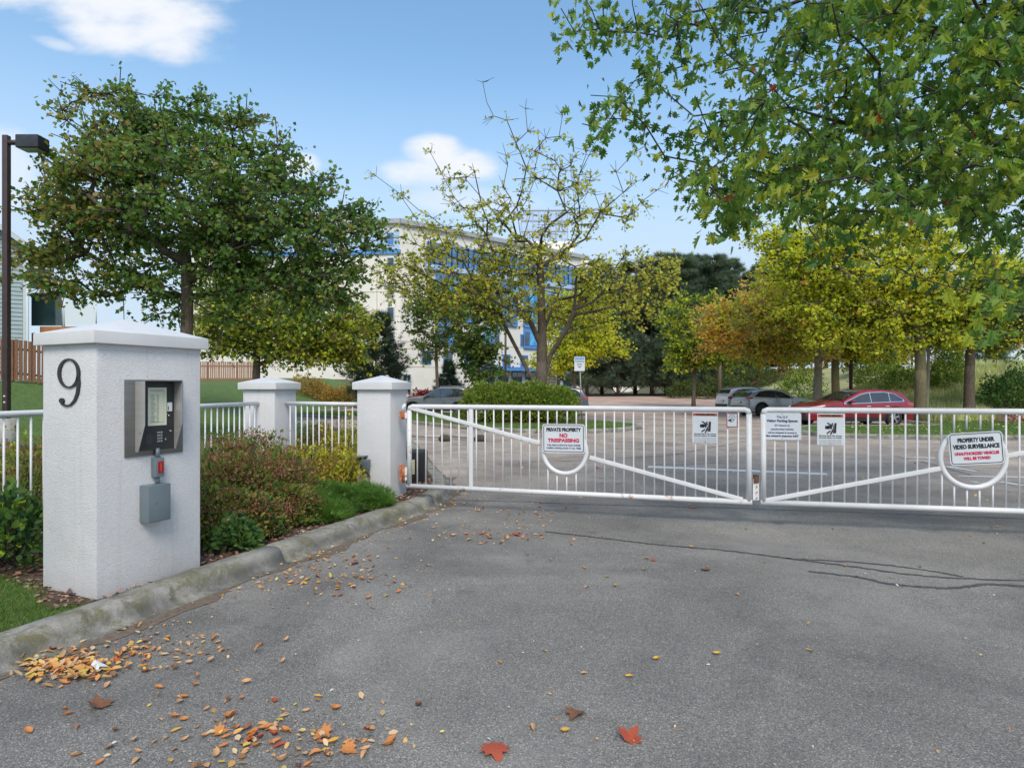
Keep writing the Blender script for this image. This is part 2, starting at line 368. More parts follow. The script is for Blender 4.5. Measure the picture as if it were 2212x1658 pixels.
def concrete():
    m, nt, b, N, Lk = nodes('mossy_kerb_concrete')
    tc = N('ShaderNodeTexCoord'); vec = tc.outputs['Object']
    c = ramp(N, noise(N, Lk, vec, 2.2, 8, .7), Lk, [(.3, (.19, .185, .165)), (.55, (.33, .315, .28)), (.75, (.42, .40, .37))])
    c = mixc(N, Lk, ramp(N, noise(N, Lk, vec, 5, 7, .75, .5), Lk, [(.46, (0, 0, 0)), (.62, (.85, .85, .85))]), c, (.145, .135, .06))
    c = mixc(N, Lk, ramp(N, noise(N, Lk, vec, 3.1, 8, .8), Lk, [(.55, (0, 0, 0)), (.66, (.8, .8, .8))]), c, (.085, .08, .075))
    c = mixc(N, Lk, .5, c, ramp(N, noise(N, Lk, vec, 90, 3, .6), Lk, [(.3, (.55, .55, .55)), (.7, (1.2, 1.2, 1.2))]), 'MULTIPLY')
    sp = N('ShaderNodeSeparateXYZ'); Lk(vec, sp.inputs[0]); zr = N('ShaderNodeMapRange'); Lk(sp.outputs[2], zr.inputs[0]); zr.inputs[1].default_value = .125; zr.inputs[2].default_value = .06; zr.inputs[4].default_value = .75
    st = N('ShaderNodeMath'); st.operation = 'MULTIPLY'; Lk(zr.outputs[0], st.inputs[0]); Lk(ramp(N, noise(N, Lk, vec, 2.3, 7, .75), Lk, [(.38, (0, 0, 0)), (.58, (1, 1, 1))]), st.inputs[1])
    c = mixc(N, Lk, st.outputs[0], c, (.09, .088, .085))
    Lk(c, b.inputs['Base Color']); b.inputs['Roughness'].default_value = .9
    bumpn(N, Lk, noise(N, Lk, vec, 55, 6, .7), .7, .008, b); return m
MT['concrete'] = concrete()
def soil(name, a, b_, sc=20):
    m, nt, b, N, Lk = nodes(name); tc = N('ShaderNodeTexCoord'); vec = tc.outputs['Object']
    c = ramp(N, noise(N, Lk, vec, sc, 8, .75, .4), Lk, [(.3, a), (.7, b_)])
    Lk(c, b.inputs['Base Color']); b.inputs['Roughness'].default_value = .95; bumpn(N, Lk, noise(N, Lk, vec, sc * 2, 8, .8), 1, .03, b); return m
MT['mulch'] = soil('bark_mulch', (.07, .042, .032), (.20, .125, .09), 26)
MT['lawn'] = soil('lawn_turf', (.06, .115, .025), (.125, .2, .05), 3)
MT['farland'] = soil('rough_land', (.06, .07, .025), (.13, .12, .06), .6)
MT['bank'] = soil('dry_bank_earth', (.28, .28, .12), (.44, .42, .22), 1.5)
MT['redearth'] = soil('red_mulch', (.09, .045, .03), (.24, .14, .095), 6)
MT['seal'] = pm('black_crack_sealant', (.075, .075, .078), .6, var=.35, sc=15)
MT['grit'] = pm('brown_gutter_grit', (.15, .115, .085), .95, var=.35, sc=25, bump=.6, bs=90)
# ------------------------------------------------------------------ ground
def sheet(name, poly, mt, zoff, step=2.0, parent=None, hf=hz, kind='structure'):
    bm = bmesh.new(); vs = [bm.verts.new((p[0], p[1], 0)) for p in poly]; bm.faces.new(vs)
    xs = [p[0] for p in poly]; ys = [p[1] for p in poly]
    for lo, hi, n in ((min(xs), max(xs), (1, 0, 0)), (min(ys), max(ys), (0, 1, 0))):
        k = math.ceil(lo / step)
        while k * step < hi:
            bmesh.ops.bisect_plane(bm, geom=bm.verts[:] + bm.edges[:] + bm.faces[:], plane_co=(n[0] * k * step, n[1] * k * step, 0), plane_no=n); k += 1
    bmesh.ops.triangulate(bm, faces=bm.faces[:])
    for v in bm.verts: v.co.z = hf(v.co.x, v.co.y) + zoff
    me = bpy.data.meshes.new(name); bmesh.ops.recalc_face_normals(bm, faces=bm.faces)
    if bm.faces and sum(f.normal.z for f in bm.faces) < 0: bmesh.ops.reverse_faces(bm, faces=bm.faces[:])
    bm.to_mesh(me); bm.free(); me.polygons.foreach_set('use_smooth', [True] * len(me.polygons)); me.materials.append(mt)
    o = bpy.data.objects.new(name, me); COL.objects.link(o); o.parent = parent
    if kind: o['kind'] = kind
    return o
def catmull(p, n=6, closed=False):
    p = [V((*q, 0)) if len(q) == 2 else V(q) for q in p]; m = len(p); out = []
    rng = range(m) if closed else range(m - 1)
    for i in rng:
        a, b, c, d = (p[(i - 1) % m] if closed or i else p[0], p[i], p[(i + 1) % m], p[(i + 2) % m] if closed or i + 2 < m else p[-1])
        for k in range(n):
            t = k / n; out.append(.5 * ((2 * b) + (c - a) * t + (2 * a - 5 * b + 4 * c - d) * t * t + (3 * b - a - 3 * c + d) * t ** 3))
    if not closed: out.append(p[-1])
    return out

land = sheet('ground', [(-1500, -300), (1500, -300), (1500, 2500), (-1500, 2500)], MT['farland'], -.25, 250)
land2 = sheet('rough_ground', [(-60, -20), (90, -20), (90, 130), (-60, 130)], MT['farland'], -.06, 2.5)
asph = sheet('asphalt_driveway', [(-16, -8), (42, -8), (42, 24), (40, 58), (38, 61), (14, 66), (6, 76), (-14, 76), (-22, 60), (-16, 40)], MT['asphalt'], 0.0, 1.5, hf=lambda x, y: .85 * smooth(40, 75, y))
LK = [(-4.75, .5), (-4.02, 2.2), (-3.32, 3.8), (-2.72, 5.4), (-2.12, 6.95), (-1.62, 8.2), (-1.34, 9.0), (-1.28, 9.8), (-1.42, 11), (-1.95, 13.2), (-2.7, 16.5), (-3.5, 19.4), (-5.2, 22), (-9, 26.5), (-12.3, 31), (-13.1, 38), (-12.3, 48), (-13, 58), (-16, 66)]
LKs = [(q.x, q.y) for q in catmull(LK, 6)]
lawnL = sheet('left_lawn', LKs + [(-60, 66), (-60, .6)], MT['lawn'], .105, 1.0)
bedpoly = [(-9, 5.3), (-4.3, 5.2), (-3.9, 5.0), (-3.3, 4.45)] + [q for q in LKs if 4.5 < q[1] < 16.6] + [(-4.6, 16.5), (-4.9, 12.8), (-5.3, 10), (-6.2, 7.0), (-9, 6.1)]
bed = sheet('flower_bed_mulch', bedpoly, MT['mulch'], .113, .5)
def kerb(name, path, side, width=.34, h=.145, seg=3.0, closed=False, join=.012, label=None):
    """segmented concrete kerb; path = back top edge, side=+1: the road is to the right when walking the path"""
    root = bpy.data.objects.new(name, None); COL.objects.link(root); root['kind'] = 'structure'
    pts = [V((p[0], p[1], 0)) for p in path]
    if closed: pts.append(pts[0])
    L = [0]
    for a, b in zip(pts, pts[1:]): L.append(L[-1] + (b - a).length)
    def at(s):
        for i in range(len(L) - 1):
            if s <= L[i + 1] or i == len(L) - 2:
                t = (s - L[i]) / max(1e-6, L[i + 1] - L[i]); return pts[i].lerp(pts[i + 1], t), (pts[i + 1] - pts[i]).normalized()
    prof = [(0, -.1), (0, h - .01), (.012, h), (width * .45, h + .003), (width * .56, h - .008), (width * .63, h - .03), (width * .69, h - .07), (width * .74, .035), (width * .80, .012), (width, .007), (width, -.1)]
    s = 0; total = L[-1]
    while s < total - .05:
        e = min(total, s + seg); mb = MB(); n = max(2, int((e - s) / .22)); ring = []
        for i in range(n + 1):
            q = s + join / 2 + (e - s - join) * i / n
            p, _ = at(q); _, t1 = at(max(0, q - .25)); _, t2 = at(min(total, q + .25)); t = (t1 + t2).normalized()
            nr = V((t.y, -t.x, 0)) * side; z = hzr(p.x, p.y)
            jit = math.sin(q * 1.7) * .004
            ring.append([p + nr * (a + jit) + V((0, 0, z + b)) for a, b in prof])
        m = len(prof); vs = [v for r_ in ring for v in r_]
        fs = [(i * m + k, (i + 1) * m + k, (i + 1) * m + k + 1, i * m + k + 1) for i in range(n) for k in range(m - 1)]
        fs += [tuple(range(m)), tuple(range(n * m, n * m + m))[::-1]]
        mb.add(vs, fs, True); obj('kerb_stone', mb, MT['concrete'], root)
        s = e
    return root
def hzr(x, y): return .85 * smooth(40, 75, y)
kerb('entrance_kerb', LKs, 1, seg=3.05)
# gutter line of grit at the foot of the kerb
gp = []
off = []
for i in range(2, len(LKs) - 60 + 2):
    a, b = V((*LKs[i - 1], 0)), V((*LKs[i + 1], 0)); t = (b - a).normalized(); n = V((t.y, -t.x, 0)); p = V((*LKs[i], 0))
    off.append((p + n * .335, p + n * (.335 + .10 + .07 * math.sin(i * .9) + .05 * math.sin(i * 2.3))))
gm = MB()
for (a, b), (c, d) in zip(off, off[1:]):
    for q in (a, b, c, d): q.z = .004
    gm.add([a, b, d, c], [(0, 1, 2, 3)])
g_ = obj('gutter_grit', gm, MT['grit']); g_['kind'] = 'structure'
# island in the middle of the lot
ISL = catmull([(-14, 37.5), (-8.6, 33), (-4.9, 29.3), (-1.6, 24.9), (1.2, 22.9), (3.0, 23.1), (4.6, 24.6), (5.1, 26.3), (4.3, 28.6), (1.6, 33), (-2.5, 37), (-8, 39.5), (-13, 41)], 6, True)
ISL = [(q.x, q.y) for q in ISL]
sheet('island_lawn', ISL, MT['lawn'], .12, 1.0)
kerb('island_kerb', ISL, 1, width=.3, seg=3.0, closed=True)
sheet('island_mulch', [(q.x, q.y) for q in catmull([(-3.0, 27.6), (0.3, 26.6), (3.6, 27.2), (3.7, 28.8), (.5, 29.6), (-2.8, 29.4)], 5, True)], MT['redearth'], .135, 1.0)
# right lawn with the parking edge
RL = [(11.3, 24.6), (10.6, 23.0), (10.6, 21.6), (11.9, 20.6), (14, 20.25), (17, 20.1), (24, 20.0), (40, 20)]
RLb = [(11.9, 25.2), (13, 25.5), (17.3, 25.7), (18.3, 27.6), (19.6, 36), (21, 45), (22.5, 60)]
pr = [(q.x, q.y) for q in catmull(RL, 5)]; pb = [(q.x, q.y) for q in catmull(RLb, 5)]
sheet('right_lawn', pr[::-1] + pb + [(60, 60), (60, 20)], MT['lawn'], .11, 1.0)
sheet('dry_grass_bank', [(19.6, 29.2), (20.6, 36), (22, 45), (23, 60), (60, 60), (60, 29.2)], MT['bank'], .125, 1.0)
sheet('red_mulch_bank', [(q.x, q.y) for q in catmull([(22.0, 27.5), (25, 26), (30, 25.5), (36, 28), (36, 34), (30, 34.5), (26, 33.5), (23.6, 31)], 4, True)], MT['redearth'], .14, 1.0)
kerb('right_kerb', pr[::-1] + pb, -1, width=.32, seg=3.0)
# strip of leaf litter under the pines
sheet('pine_litter', [(4, 64), (14, 66.4), (39, 61.4), (41, 58.2), (44, 60), (44, 75), (0, 80)], MT['redearth'], .02, 2)

# road marks: white bay lines, faded arrows, sealed cracks
def ribbon(path, w, z=.006, jit=0):
    mb = MB(); pts = [V(p) for p in path]; rows = []
    for i, p in enumerate(pts):
        t = (pts[min(i + 1, len(pts) - 1)] - pts[max(0, i - 1)]).normalized(); n = V((t.y, -t.x, 0))
        ww = (w[i] if isinstance(w, list) else w) * (1 + jit * rnd.uniform(-1, 1)) / 2
        rows.append((p + n * ww, p - n * ww))
    for (a, b), (c, d) in zip(rows, rows[1:]):
        mb.add([V((q.x, q.y, hzr(q.x, q.y) + z)) for q in (a, b, d, c)], [(0, 1, 2, 3)])
    return mb
def lerpn(a, b, n): return [V(a).lerp(V(b), i / n) for i in range(n + 1)]
def mark(name, mb, mt):
    o = obj(name, mb, mt); o['kind'] = 'structure'; return o
mark('parking_line', ribbon(lerpn(G(1400, 1008), G(1787, 1024), 14), .32, jit=.08), MT['whitepaint'])
mark('parking_line', ribbon(lerpn(G(2068, 1028), G(2290, 1032), 8), .14, jit=.3), MT['whitepaint'])
mark('parking_line', ribbon(lerpn(G(1946, 986), G(2020, 989), 6), .16, jit=.5), MT['whitepaint'])
mark('parking_line', ribbon(lerpn(G(1962, 994), G(2010, 996), 5), .14, jit=.5), MT['whitepaint'])
mark('parking_line', ribbon(lerpn(G(2044, 1007), G(2110, 1018), 6), .15, jit=.5), MT['whitepaint'])
mark('parking_line', ribbon([G(2100, 1040), G(2125, 1045), G(2150, 1041)], [.1, .16, .1], jit=.4), MT['whitepaint'])
mark('parking_line', ribbon([G(2160, 1040), G(2200, 1047), G(2250, 1050)], [.16, .1, .06], jit=.4), MT['whitepaint'])
mark('parking_line', ribbon(lerpn((4.0, 41, 0), (18, 39.5, 0), 9), .2), MT['whitepaint'])
mark('parking_line', ribbon(lerpn((7.5, 36.0, 0), (9.2, 31.6, 0), 5), .16, jit=.2), MT['whitepaint'])
def crack(pts, w):
    c = []
    for q in catmull(pts, 14): c.append(q + V((rnd.uniform(-1, 1), rnd.uniform(-1, 1), 0)) * .012)
    mark('sealed_crack', ribbon(c, w, .005, .45), MT['seal'])
crack([G(1180, 1148), G(1300, 1162), G(1420, 1176), G(1560, 1188), G(1700, 1206), G(1830, 1222), G(1960, 1240), G(2100, 1250), G(2300, 1256)], .035)
crack([G(1700, 1206), G(1860, 1215), G(1990, 1230), G(2080, 1246)], .028)
crack([G(1750, 1234), G(1850, 1246), G(1930, 1262), G(2050, 1270), G(2140, 1262), G(2290, 1272)], .04)
crack([G(880, 1078), G(1100, 1083), G(1300, 1090), G(1600, 1098), G(1900, 1108), G(2260, 1122)], .018)
crack([G(1120, 1000), G(1300, 992), G(1450, 982), G(1560, 962), G(1640, 950), G(1760, 944)], .03)
crack([G(1880, 975), G(1960, 990), G(2040, 1010), G(2110, 1030)], .03)

# ------------------------------------------------------------------ gate piers
def pier_geo(C, th, l, w, zb, zt, ch, ov, apex):
    u = V((math.sin(R(th)), math.cos(R(th)), 0)); v = V((-math.cos(R(th)), math.sin(R(th)), 0))
    C = V((C[0], C[1], 0)); return C, u, v
def pier(C, th, l, w, zb, zt, cape, apex, ov, label, seedy=0):
    C, u, v = pier_geo(C, th, l, w, zb, zt, 0, ov, apex)
    base = C + u * l / 2 + v * w / 2
    t = thing('gate_pillar', (base.x, base.y, zb), label, 'pillar', 'white stucco gate pillars')
    mb = MB(); Z = V((0, 0, 1))
    q = [C, C + u * l, C + u * l + v * w, C + v * w]
    mb.hexa([p + Z * zb for p in q] + [p + Z * (zt + .004) for p in q]); obj('pillar_body', mb, MT['stucco'], t, bevel=.014)
    mb = MB(); o_ = ov
    q = [C - u * o_ - v * o_, C + u * (l + o_) - v * o_, C + u * (l + o_) + v * (w + o_), C - u * o_ + v * (w + o_)]
    mb.hexa([p + Z * zt for p in q] + [p + Z * cape for p in q]); q2 = [p + Z * cape for p in q]
    mb.f.pop(1); mb.sm.pop(1)
    mb.pyramid(q2, base + Z * apex - Z * 0); obj('cap', mb, MT['cap'], t, bevel=.006)
    return t, C, u, v
PIERS = [
    pier((-3.10, 4.66), 25, .89, .68, .08, 2.025, 2.118, 2.262, .045, 'big white stucco pillar bearing the black number nine and the entry phone'),
    pier((-3.67, 9.67), 14, .57, .57, .08, 1.66, 1.762, 1.865, .055, 'middle white pillar rising behind the flower bed between two fence sections'),
    pier((-1.71, 8.78), 15.9, .524, .524, .08, 1.66, 1.762, 1.865, .05, 'white pillar carrying the rusty gate hinges and a small grey sensor box')]
T1, C1, U1, V1 = PIERS[0]
N1 = V((math.cos(R(25)), -math.sin(R(25)), 0)); NL = V((-math.sin(R(25)), -math.cos(R(25)), 0))
def onface(px, py, C, d):     # point of a vertical face (through C along d) seen at a photo position
    k = (px - CX) / FPX; s = (k * C.y - C.x) / (d.x - k * d.y); p = C + d * s
    return s, CAM_H - (py - HY) / FPX * p.y
# number nine on the left face
def digit_nine():
    t = thing('house_number', C1 + V1 * .4 + V((0, 0, 1.5)), 'slim black numeral 9 fixed to the left face of the big pillar', 'house number')
    pts = []
    for a in range(0, 361, 15):
        w = R(a + 0); x = 362 - 50 * -math.cos(w); y = 482 - 73 * math.sin(w); x = 362 + 50 * math.cos(w)
        pts.append((x, y, 7 + 9 * abs(math.cos(w)) ** 1.5))
    tail = [(411, 500, 16), (413, 540, 16), (407, 585, 15), (393, 622, 12), (372, 645, 9), (350, 651, 8), (331, 643, 10), (322, 628, 13)]
    def pos(x, y):
        sx, sy = (x) / 2.0725 / 1.1573, (y / 2.0725 + 700) / 1.1573
        s, z = onface(sx, sy, C1, V1); return C1 + V1 * s + V((0, 0, z))
    mb = MB()
    for seg in (pts, tail):
        L_, R_ = [], []
        for i, (x, y, w) in enumerate(seg):
            a = seg[max(0, i - 1)]; b = seg[min(len(seg) - 1, i + 1)]; dx, dy = b[0] - a[0], b[1] - a[1]; n = math.hypot(dx, dy); nx, ny = -dy / n * w / 2, dx / n * w / 2
            L_.append(pos(x + nx, y + ny)); R_.append(pos(x - nx, y - ny))
        for i in range(len(seg) - 1):
            q = [L_[i], L_[i + 1], R_[i + 1], R_[i]]; mb.hexa([p + NL * .004 for p in q] + [p + NL * .012 for p in q])
    disc = [pos(326 + 13 * math.cos(a * math.pi / 6), 624 + 14 * math.sin(a * math.pi / 6)) for a in range(12)]
    mb.prism([p + NL * .004 for p in disc], NL * .009)
    obj('numeral', mb, MT['black'], t); return t
digit_nine()

# entry phone on the right face
def text_mesh(s, size, align='CENTER', bold=0.0, sx=1.0):
    cu = bpy.data.curves.new('t', 'FONT'); cu.body = s; cu.size = size; cu.align_x = align; cu.align_y = 'CENTER'; cu.extrude = 0; cu.offset = bold; cu.resolution_u = 3
    ob = bpy.data.objects.new('t', cu); COL.objects.link(ob); dg = bpy.context.evaluated_depsgraph_get()
    me = bpy.data.meshes.new_from_object(ob.evaluated_get(dg)); vs = [(v.co.x * sx, v.co.y) for v in me.vertices]; fs = [tuple(p.vertices) for p in me.polygons]
    bpy.data.objects.remove(ob); bpy.data.curves.remove(cu); bpy.data.meshes.remove(me); return vs, fs
def put_text(mb, s, size, o, ax, ay, x, y, n, lift=.002, bold=0.0, sx=1.0, width=None, align='CENTER'):
    vs, fs = text_mesh(s, size, align, bold, sx)
    if width:
        w = max(v[0] for v in vs) - min(v[0] for v in vs); k = width / w; vs = [(a * k, b) for a, b in vs]
    mb.add([o + ax * (x + a) + ay * (y + b) + n * lift for a, b in vs], fs)
Z = V((0, 0, 1))
def fp(s, z, out=0): return C1 + U1 * s + N1 * out + Z * z
def entry_phone():
    t = thing('entry_phone', fp(.35, 1.4), 'stainless hooded entry phone with black keypad panel and paper directory on the big pillar', 'intercom')
    s0, zt = onface(268, 819.5, C1, U1); s1, _ = onface(393, 822, C1, U1); _, zb = onface(300, 985, C1, U1)
    mb = MB(); mb.hexa([fp(a, b, o) for o in (0.001, .012) for a, b in ((s0, zb), (s1, zb), (s1, zt), (s0, zt))]); obj('back_plate', mb, MT['steel'], t, bevel=.002)
    c0, _ = onface(290, 900, C1, U1); c1, _ = onface(371, 900, C1, U1); _, zl = onface(330, 972, C1, U1); zh = zt - .012; D = .125; zk = zh - (zh - zl) * .62
    def cheek(s): return [fp(s, zl, .012), fp(s, zh, .012), fp(s, zh, D), fp(s, zk, D), fp(s, zl + .0, .045)]
    for s in (c0, c1):
        mb = MB(); mb.prism(cheek(s), U1 * .004); obj('side_cheek', mb, MT['steellight'], t)
    mb = MB(); mb.hexa([fp(a, b, o) for o in (.012, D) for a, b in ((c0, zh), (c1 + .004, zh), (c1 + .004, zh + .005), (c0, zh + .005))]); obj('hood_top', mb, MT['steel'], t)
    mb = MB(); mb.hexa([fp(a, b, o) for o in (.013, .03) for a, b in ((c0 + .005, zl + .005), (c1 - .002, zl + .005), (c1 - .002, zh - .003), (c0 + .005, zh - .003))])
    pn = obj('black_panel', mb, MT['blackpanel'], t)
    W = c1 - c0; Hh = zh - zl
    def q(a, b, w, h, o0=.0305, o1=.034): 
        return [fp(c0 + W * aa, zl + Hh * bb, o) for o in (o0, o1) for aa, bb in ((a, b), (a + w, b), (a + w, b + h), (a, b + h))]
    mb = MB(); mb.hexa(q(.28, .36, .50, .55)); pp = obj('paper_directory', mb, MT['paper'], t)
    mb = MB()
    for i in range(22): 
        for a, w in ((.36, rnd.uniform(.08, .14)), (.52, rnd.uniform(.02, .05))):
            b = .41 + i * .0185; mb.add([fp(c0 + W * x, zl + Hh * y, .0352) for x, y in ((a, b), (a + w, b), (a + w, b + .006), (a, b + .006))], [(0, 1, 2, 3)])
    for a in (.335, .505, .56, .70):
        mb.add([fp(c0 + W * x, zl + Hh * y, .0352) for x, y in ((a, .405), (a + .003, .405), (a + .003, .83), (a, .83))], [(0, 1, 2, 3)])
    for b in (.405, .855, .87): mb.add([fp(c0 + W * x, zl + Hh * y, .0352) for x, y in ((.335, b), (.70, b), (.70, b + .004), (.335, b + .004))], [(0, 1, 2, 3)])
    obj('printed_list', mb, MT['print'], pp)
    for r_ in range(4):
        for k in range(3):
            mb = MB(); mb.hexa(q(.52 + k * .05, .245 - r_ * .042, .036, .026, .0305, .037)); obj('keypad_button', mb, MT['chrome'], t)
    mb = MB()
    for i in range(5):
        for k in range(5):
            if abs(i - 2) + abs(k - 2) < 4: mb.hexa(q(.24 + i * .035, .11 + k * .028, .012, .01, .0305, .0325))
    obj('speaker_holes', mb, MT['steeldark'], t)
    mb = MB(); mb.hexa(q(.80, .56, .13, .13, .0305, .036)); cr = obj('card_reader', mb, MT['signwhite'], t)
    mb = MB(); mb.hexa(q(.81, .575, .02, .06, .0365, .038)); obj('reader_mark', mb, MT['ink'], cr)
    for a, b, m in ((.83, .50, 'chrome'), (.88, .27, 'chrome'), (.74, .15, 'chrome')):
        mb = MB(); c = fp(c0 + W * a, zl + Hh * b, .03); mb.tube([c, c + N1 * .01], .007, 10); obj('lock_button', mb, MT[m], t)
    mb = MB(); c = fp(c0, zl + Hh * .27, .07); mb.tube([c - U1 * .002, c + U1 * .001], .005, 8); obj('cheek_screw', mb, MT['ink'], t)
    return c0, c1, zl, zb
c0, c1, zl, zb = entry_phone()
def small_boxes():
    sa, za = onface(326, 988, C1, U1); sb, zb_ = onface(344, 1027, C1, U1)
    t = thing('key_switch_box', fp(sa, zb_), 'small grey fire switch box with a red label below the entry phone', 'switch box')
    mb = MB(); mb.hexa([fp(a, b, o) for o in (.001, .062) for a, b in ((sa, zb_), (sb, zb_), (sb, za), (sa, za))]); obj('box_body', mb, MT['greybox'], t, bevel=.003)
    w = sb - sa; h = za - zb_
    mb = MB(); mb.hexa([fp(a, b, o) for o in (.0622, .066) for a, b in ((sa + w * .25, zb_ + h * .2), (sb - w * .12, zb_ + h * .2), (sb - w * .12, za - h * .2), (sa + w * .25, za - h * .2))]); lb = obj('red_label', mb, MT['redled'], t)
    mb = MB(); o = fp((sa + sb) / 2 + w * .06, (za + zb_) / 2, .0662)
    for k in range(4): put_text(mb, ('E', 'B', 'E', 'E')[k], .022, o, U1, Z, 0, .027 - k * .018, N1, .0008)
    pk = pm('pink_print', (.75, .2, .16)); obj('label_print', mb, pk, lb)
    mid = (sa + sb) / 2
    mb = MB(); mb.tube([fp(mid, za, .03), fp(mid, za + .075, .03)], .016, 10); obj('conduit', mb, MT['greybox'], t)
    s2, z2 = onface(301, 1048, C1, U1); s3, z3 = onface(349, 1118, C1, U1)
    mb = MB(); mb.tube([fp(mid, z2, .03), fp(mid, zb_, .03)], .016, 10); obj('conduit', mb, MT['greybox'], t)
    t2 = thing('junction_box', fp(s2, z3), 'plain grey metal junction box, the lowest box on the big pillar', 'junction box')
    mb = MB(); mb.hexa([fp(a, b, o) for o in (.001, .112) for a, b in ((s2, z3), (s3, z3), (s3, z2), (s2, z2))]); obj('box_body', mb, MT['greybox'], t2, bevel=.005)
    mb = MB(); c = fp((s2 + s3) / 2 - .03, (z2 + z3) / 2, .112); mb.tube([c, c + N1 * .003], .005, 8); obj('screw', mb, MT['ink'], t2)
    mb = MB(); mb.hexa([fp(a, b, o) for o in (.1122, .1145) for a, b in ((s2 + .008, z3 + .01), (s3 - .008, z3 + .01), (s3 - .008, z2 - .01), (s2 + .008, z2 - .01))]); obj('cover_plate', mb, MT['greybox'], t2, bevel=.001)
small_boxes()
# sensor on the hinge pillar
T3, C3, U3, V3 = PIERS[2]; N3 = V((-math.sin(R(15.9)), -math.cos(R(15.9)), 0))
def sensor():
    s, z = onface(795, 1000, C3, V3)
    def f(a, b, o=0): return C3 + V3 * a + N3 * o + Z * b
    t = thing('photo_sensor', f(s, z), 'small grey photo sensor box under a bent hood on the hinge pillar', 'sensor')
    m = C3.y / FPX
    mb = MB(); mb.hexa([f(s + a, z + b, o) for o in (.002, .09) for a, b in ((-.09, -.06), (.0, -.06), (.0, .11), (-.09, .11))]) if False else None
    mb = MB(); mb.hexa([f(s + a, z + b, o) for o in (.002, .07) for a, b in ((.03, -.07), (.085, -.07), (.085, .10), (.03, .10))]); obj('sensor_body', mb, MT['black'], t)
    mb = MB(); mb.hexa([f(s + a, z + b, o) for a, b, o in ((-.055, -.07, .05), (.03, -.07, .05), (.03, -.07, .12), (-.055, -.07, .12), (-.07, .065, .05), (.035, .065, .05), (.035, .065, .16), (-.07, .065, .16))]); obj('lens_box', mb, MT['greybox'], t, bevel=.003)
    mb = MB(); mb.hexa([f(s + a, z + b, o) for a, b, o in ((.20, .085, .002), (-.0, .10, .002), (-.0, .10, .13), (.14, .085, .13), (.20, .097, .002), (-.0, .115, .002), (-.0, .115, .13), (.14, .097, .13))]); obj('hood', mb, MT['greybox'], t)
    mb = MB(); mb.tube([f(s - .01, z - .07, .07), f(s - .02, z - .13, .03), f(s - .025, z - .2, .012)], [.02, .016, .022], 8); obj('cable', mb, MT['steeldark'], t)
sensor()

# ------------------------------------------------------------------ white pipe fence
def fence(path, zr, r, label, spacing=.128, zb=.25, start=.1, n_skip=0):
    a = V(path[0]); t = thing('pipe_fence', (path[0][0], path[0][1], .1), label, 'fence', 'white pipe fence sections')
    pts = [V((p[0], p[1], zr)) for p in path]
    mb = MB(); mb.tube(pts, r, 14); obj('top_rail', mb, MT['whitemetal'], t)
    mb = MB(); mb.tube([p - Z * (zr - zb) for p in pts], r * .8, 10); obj('bottom_rail', mb, MT['whitemetal'], t)
    L = [0]
    for p, q in zip(pts, pts[1:]): L.append(L[-1] + (q - p).length)
    s = start; me = None
    while s < L[-1] - .03:
        for i in range(len(L) - 1):
            if s <= L[i + 1]: break
        p = pts[i].lerp(pts[i + 1], (s - L[i]) / (L[i + 1] - L[i]))
        if me is None:
            mb = MB(); mb.tube([(0, 0, zb), (0, 0, zr - r * .5)], .0105, 8); o = obj('picket', mb, MT['whitemetal'], t, local=True); me = o.data
        else: o = link('picket', me, None, t, True)
        o.location = p - Z * zr - V(t.location) + Z * 0; o.location.z = -t.location.z; s += spacing
    return t
fence([(-5.7, 3.0), (-4.86, 5.7), (-4.62, 6.6), (-4.3, 7.9), (-3.96, 9.74)], 1.44, .031, 'white pipe fence running behind the big pillar to the middle pillar')
fence([(-3.60, 9.95), (-2.9, 9.55), (-2.12, 9.2)], 1.44, .031, 'white pipe fence between the middle pillar and the hinge pillar')

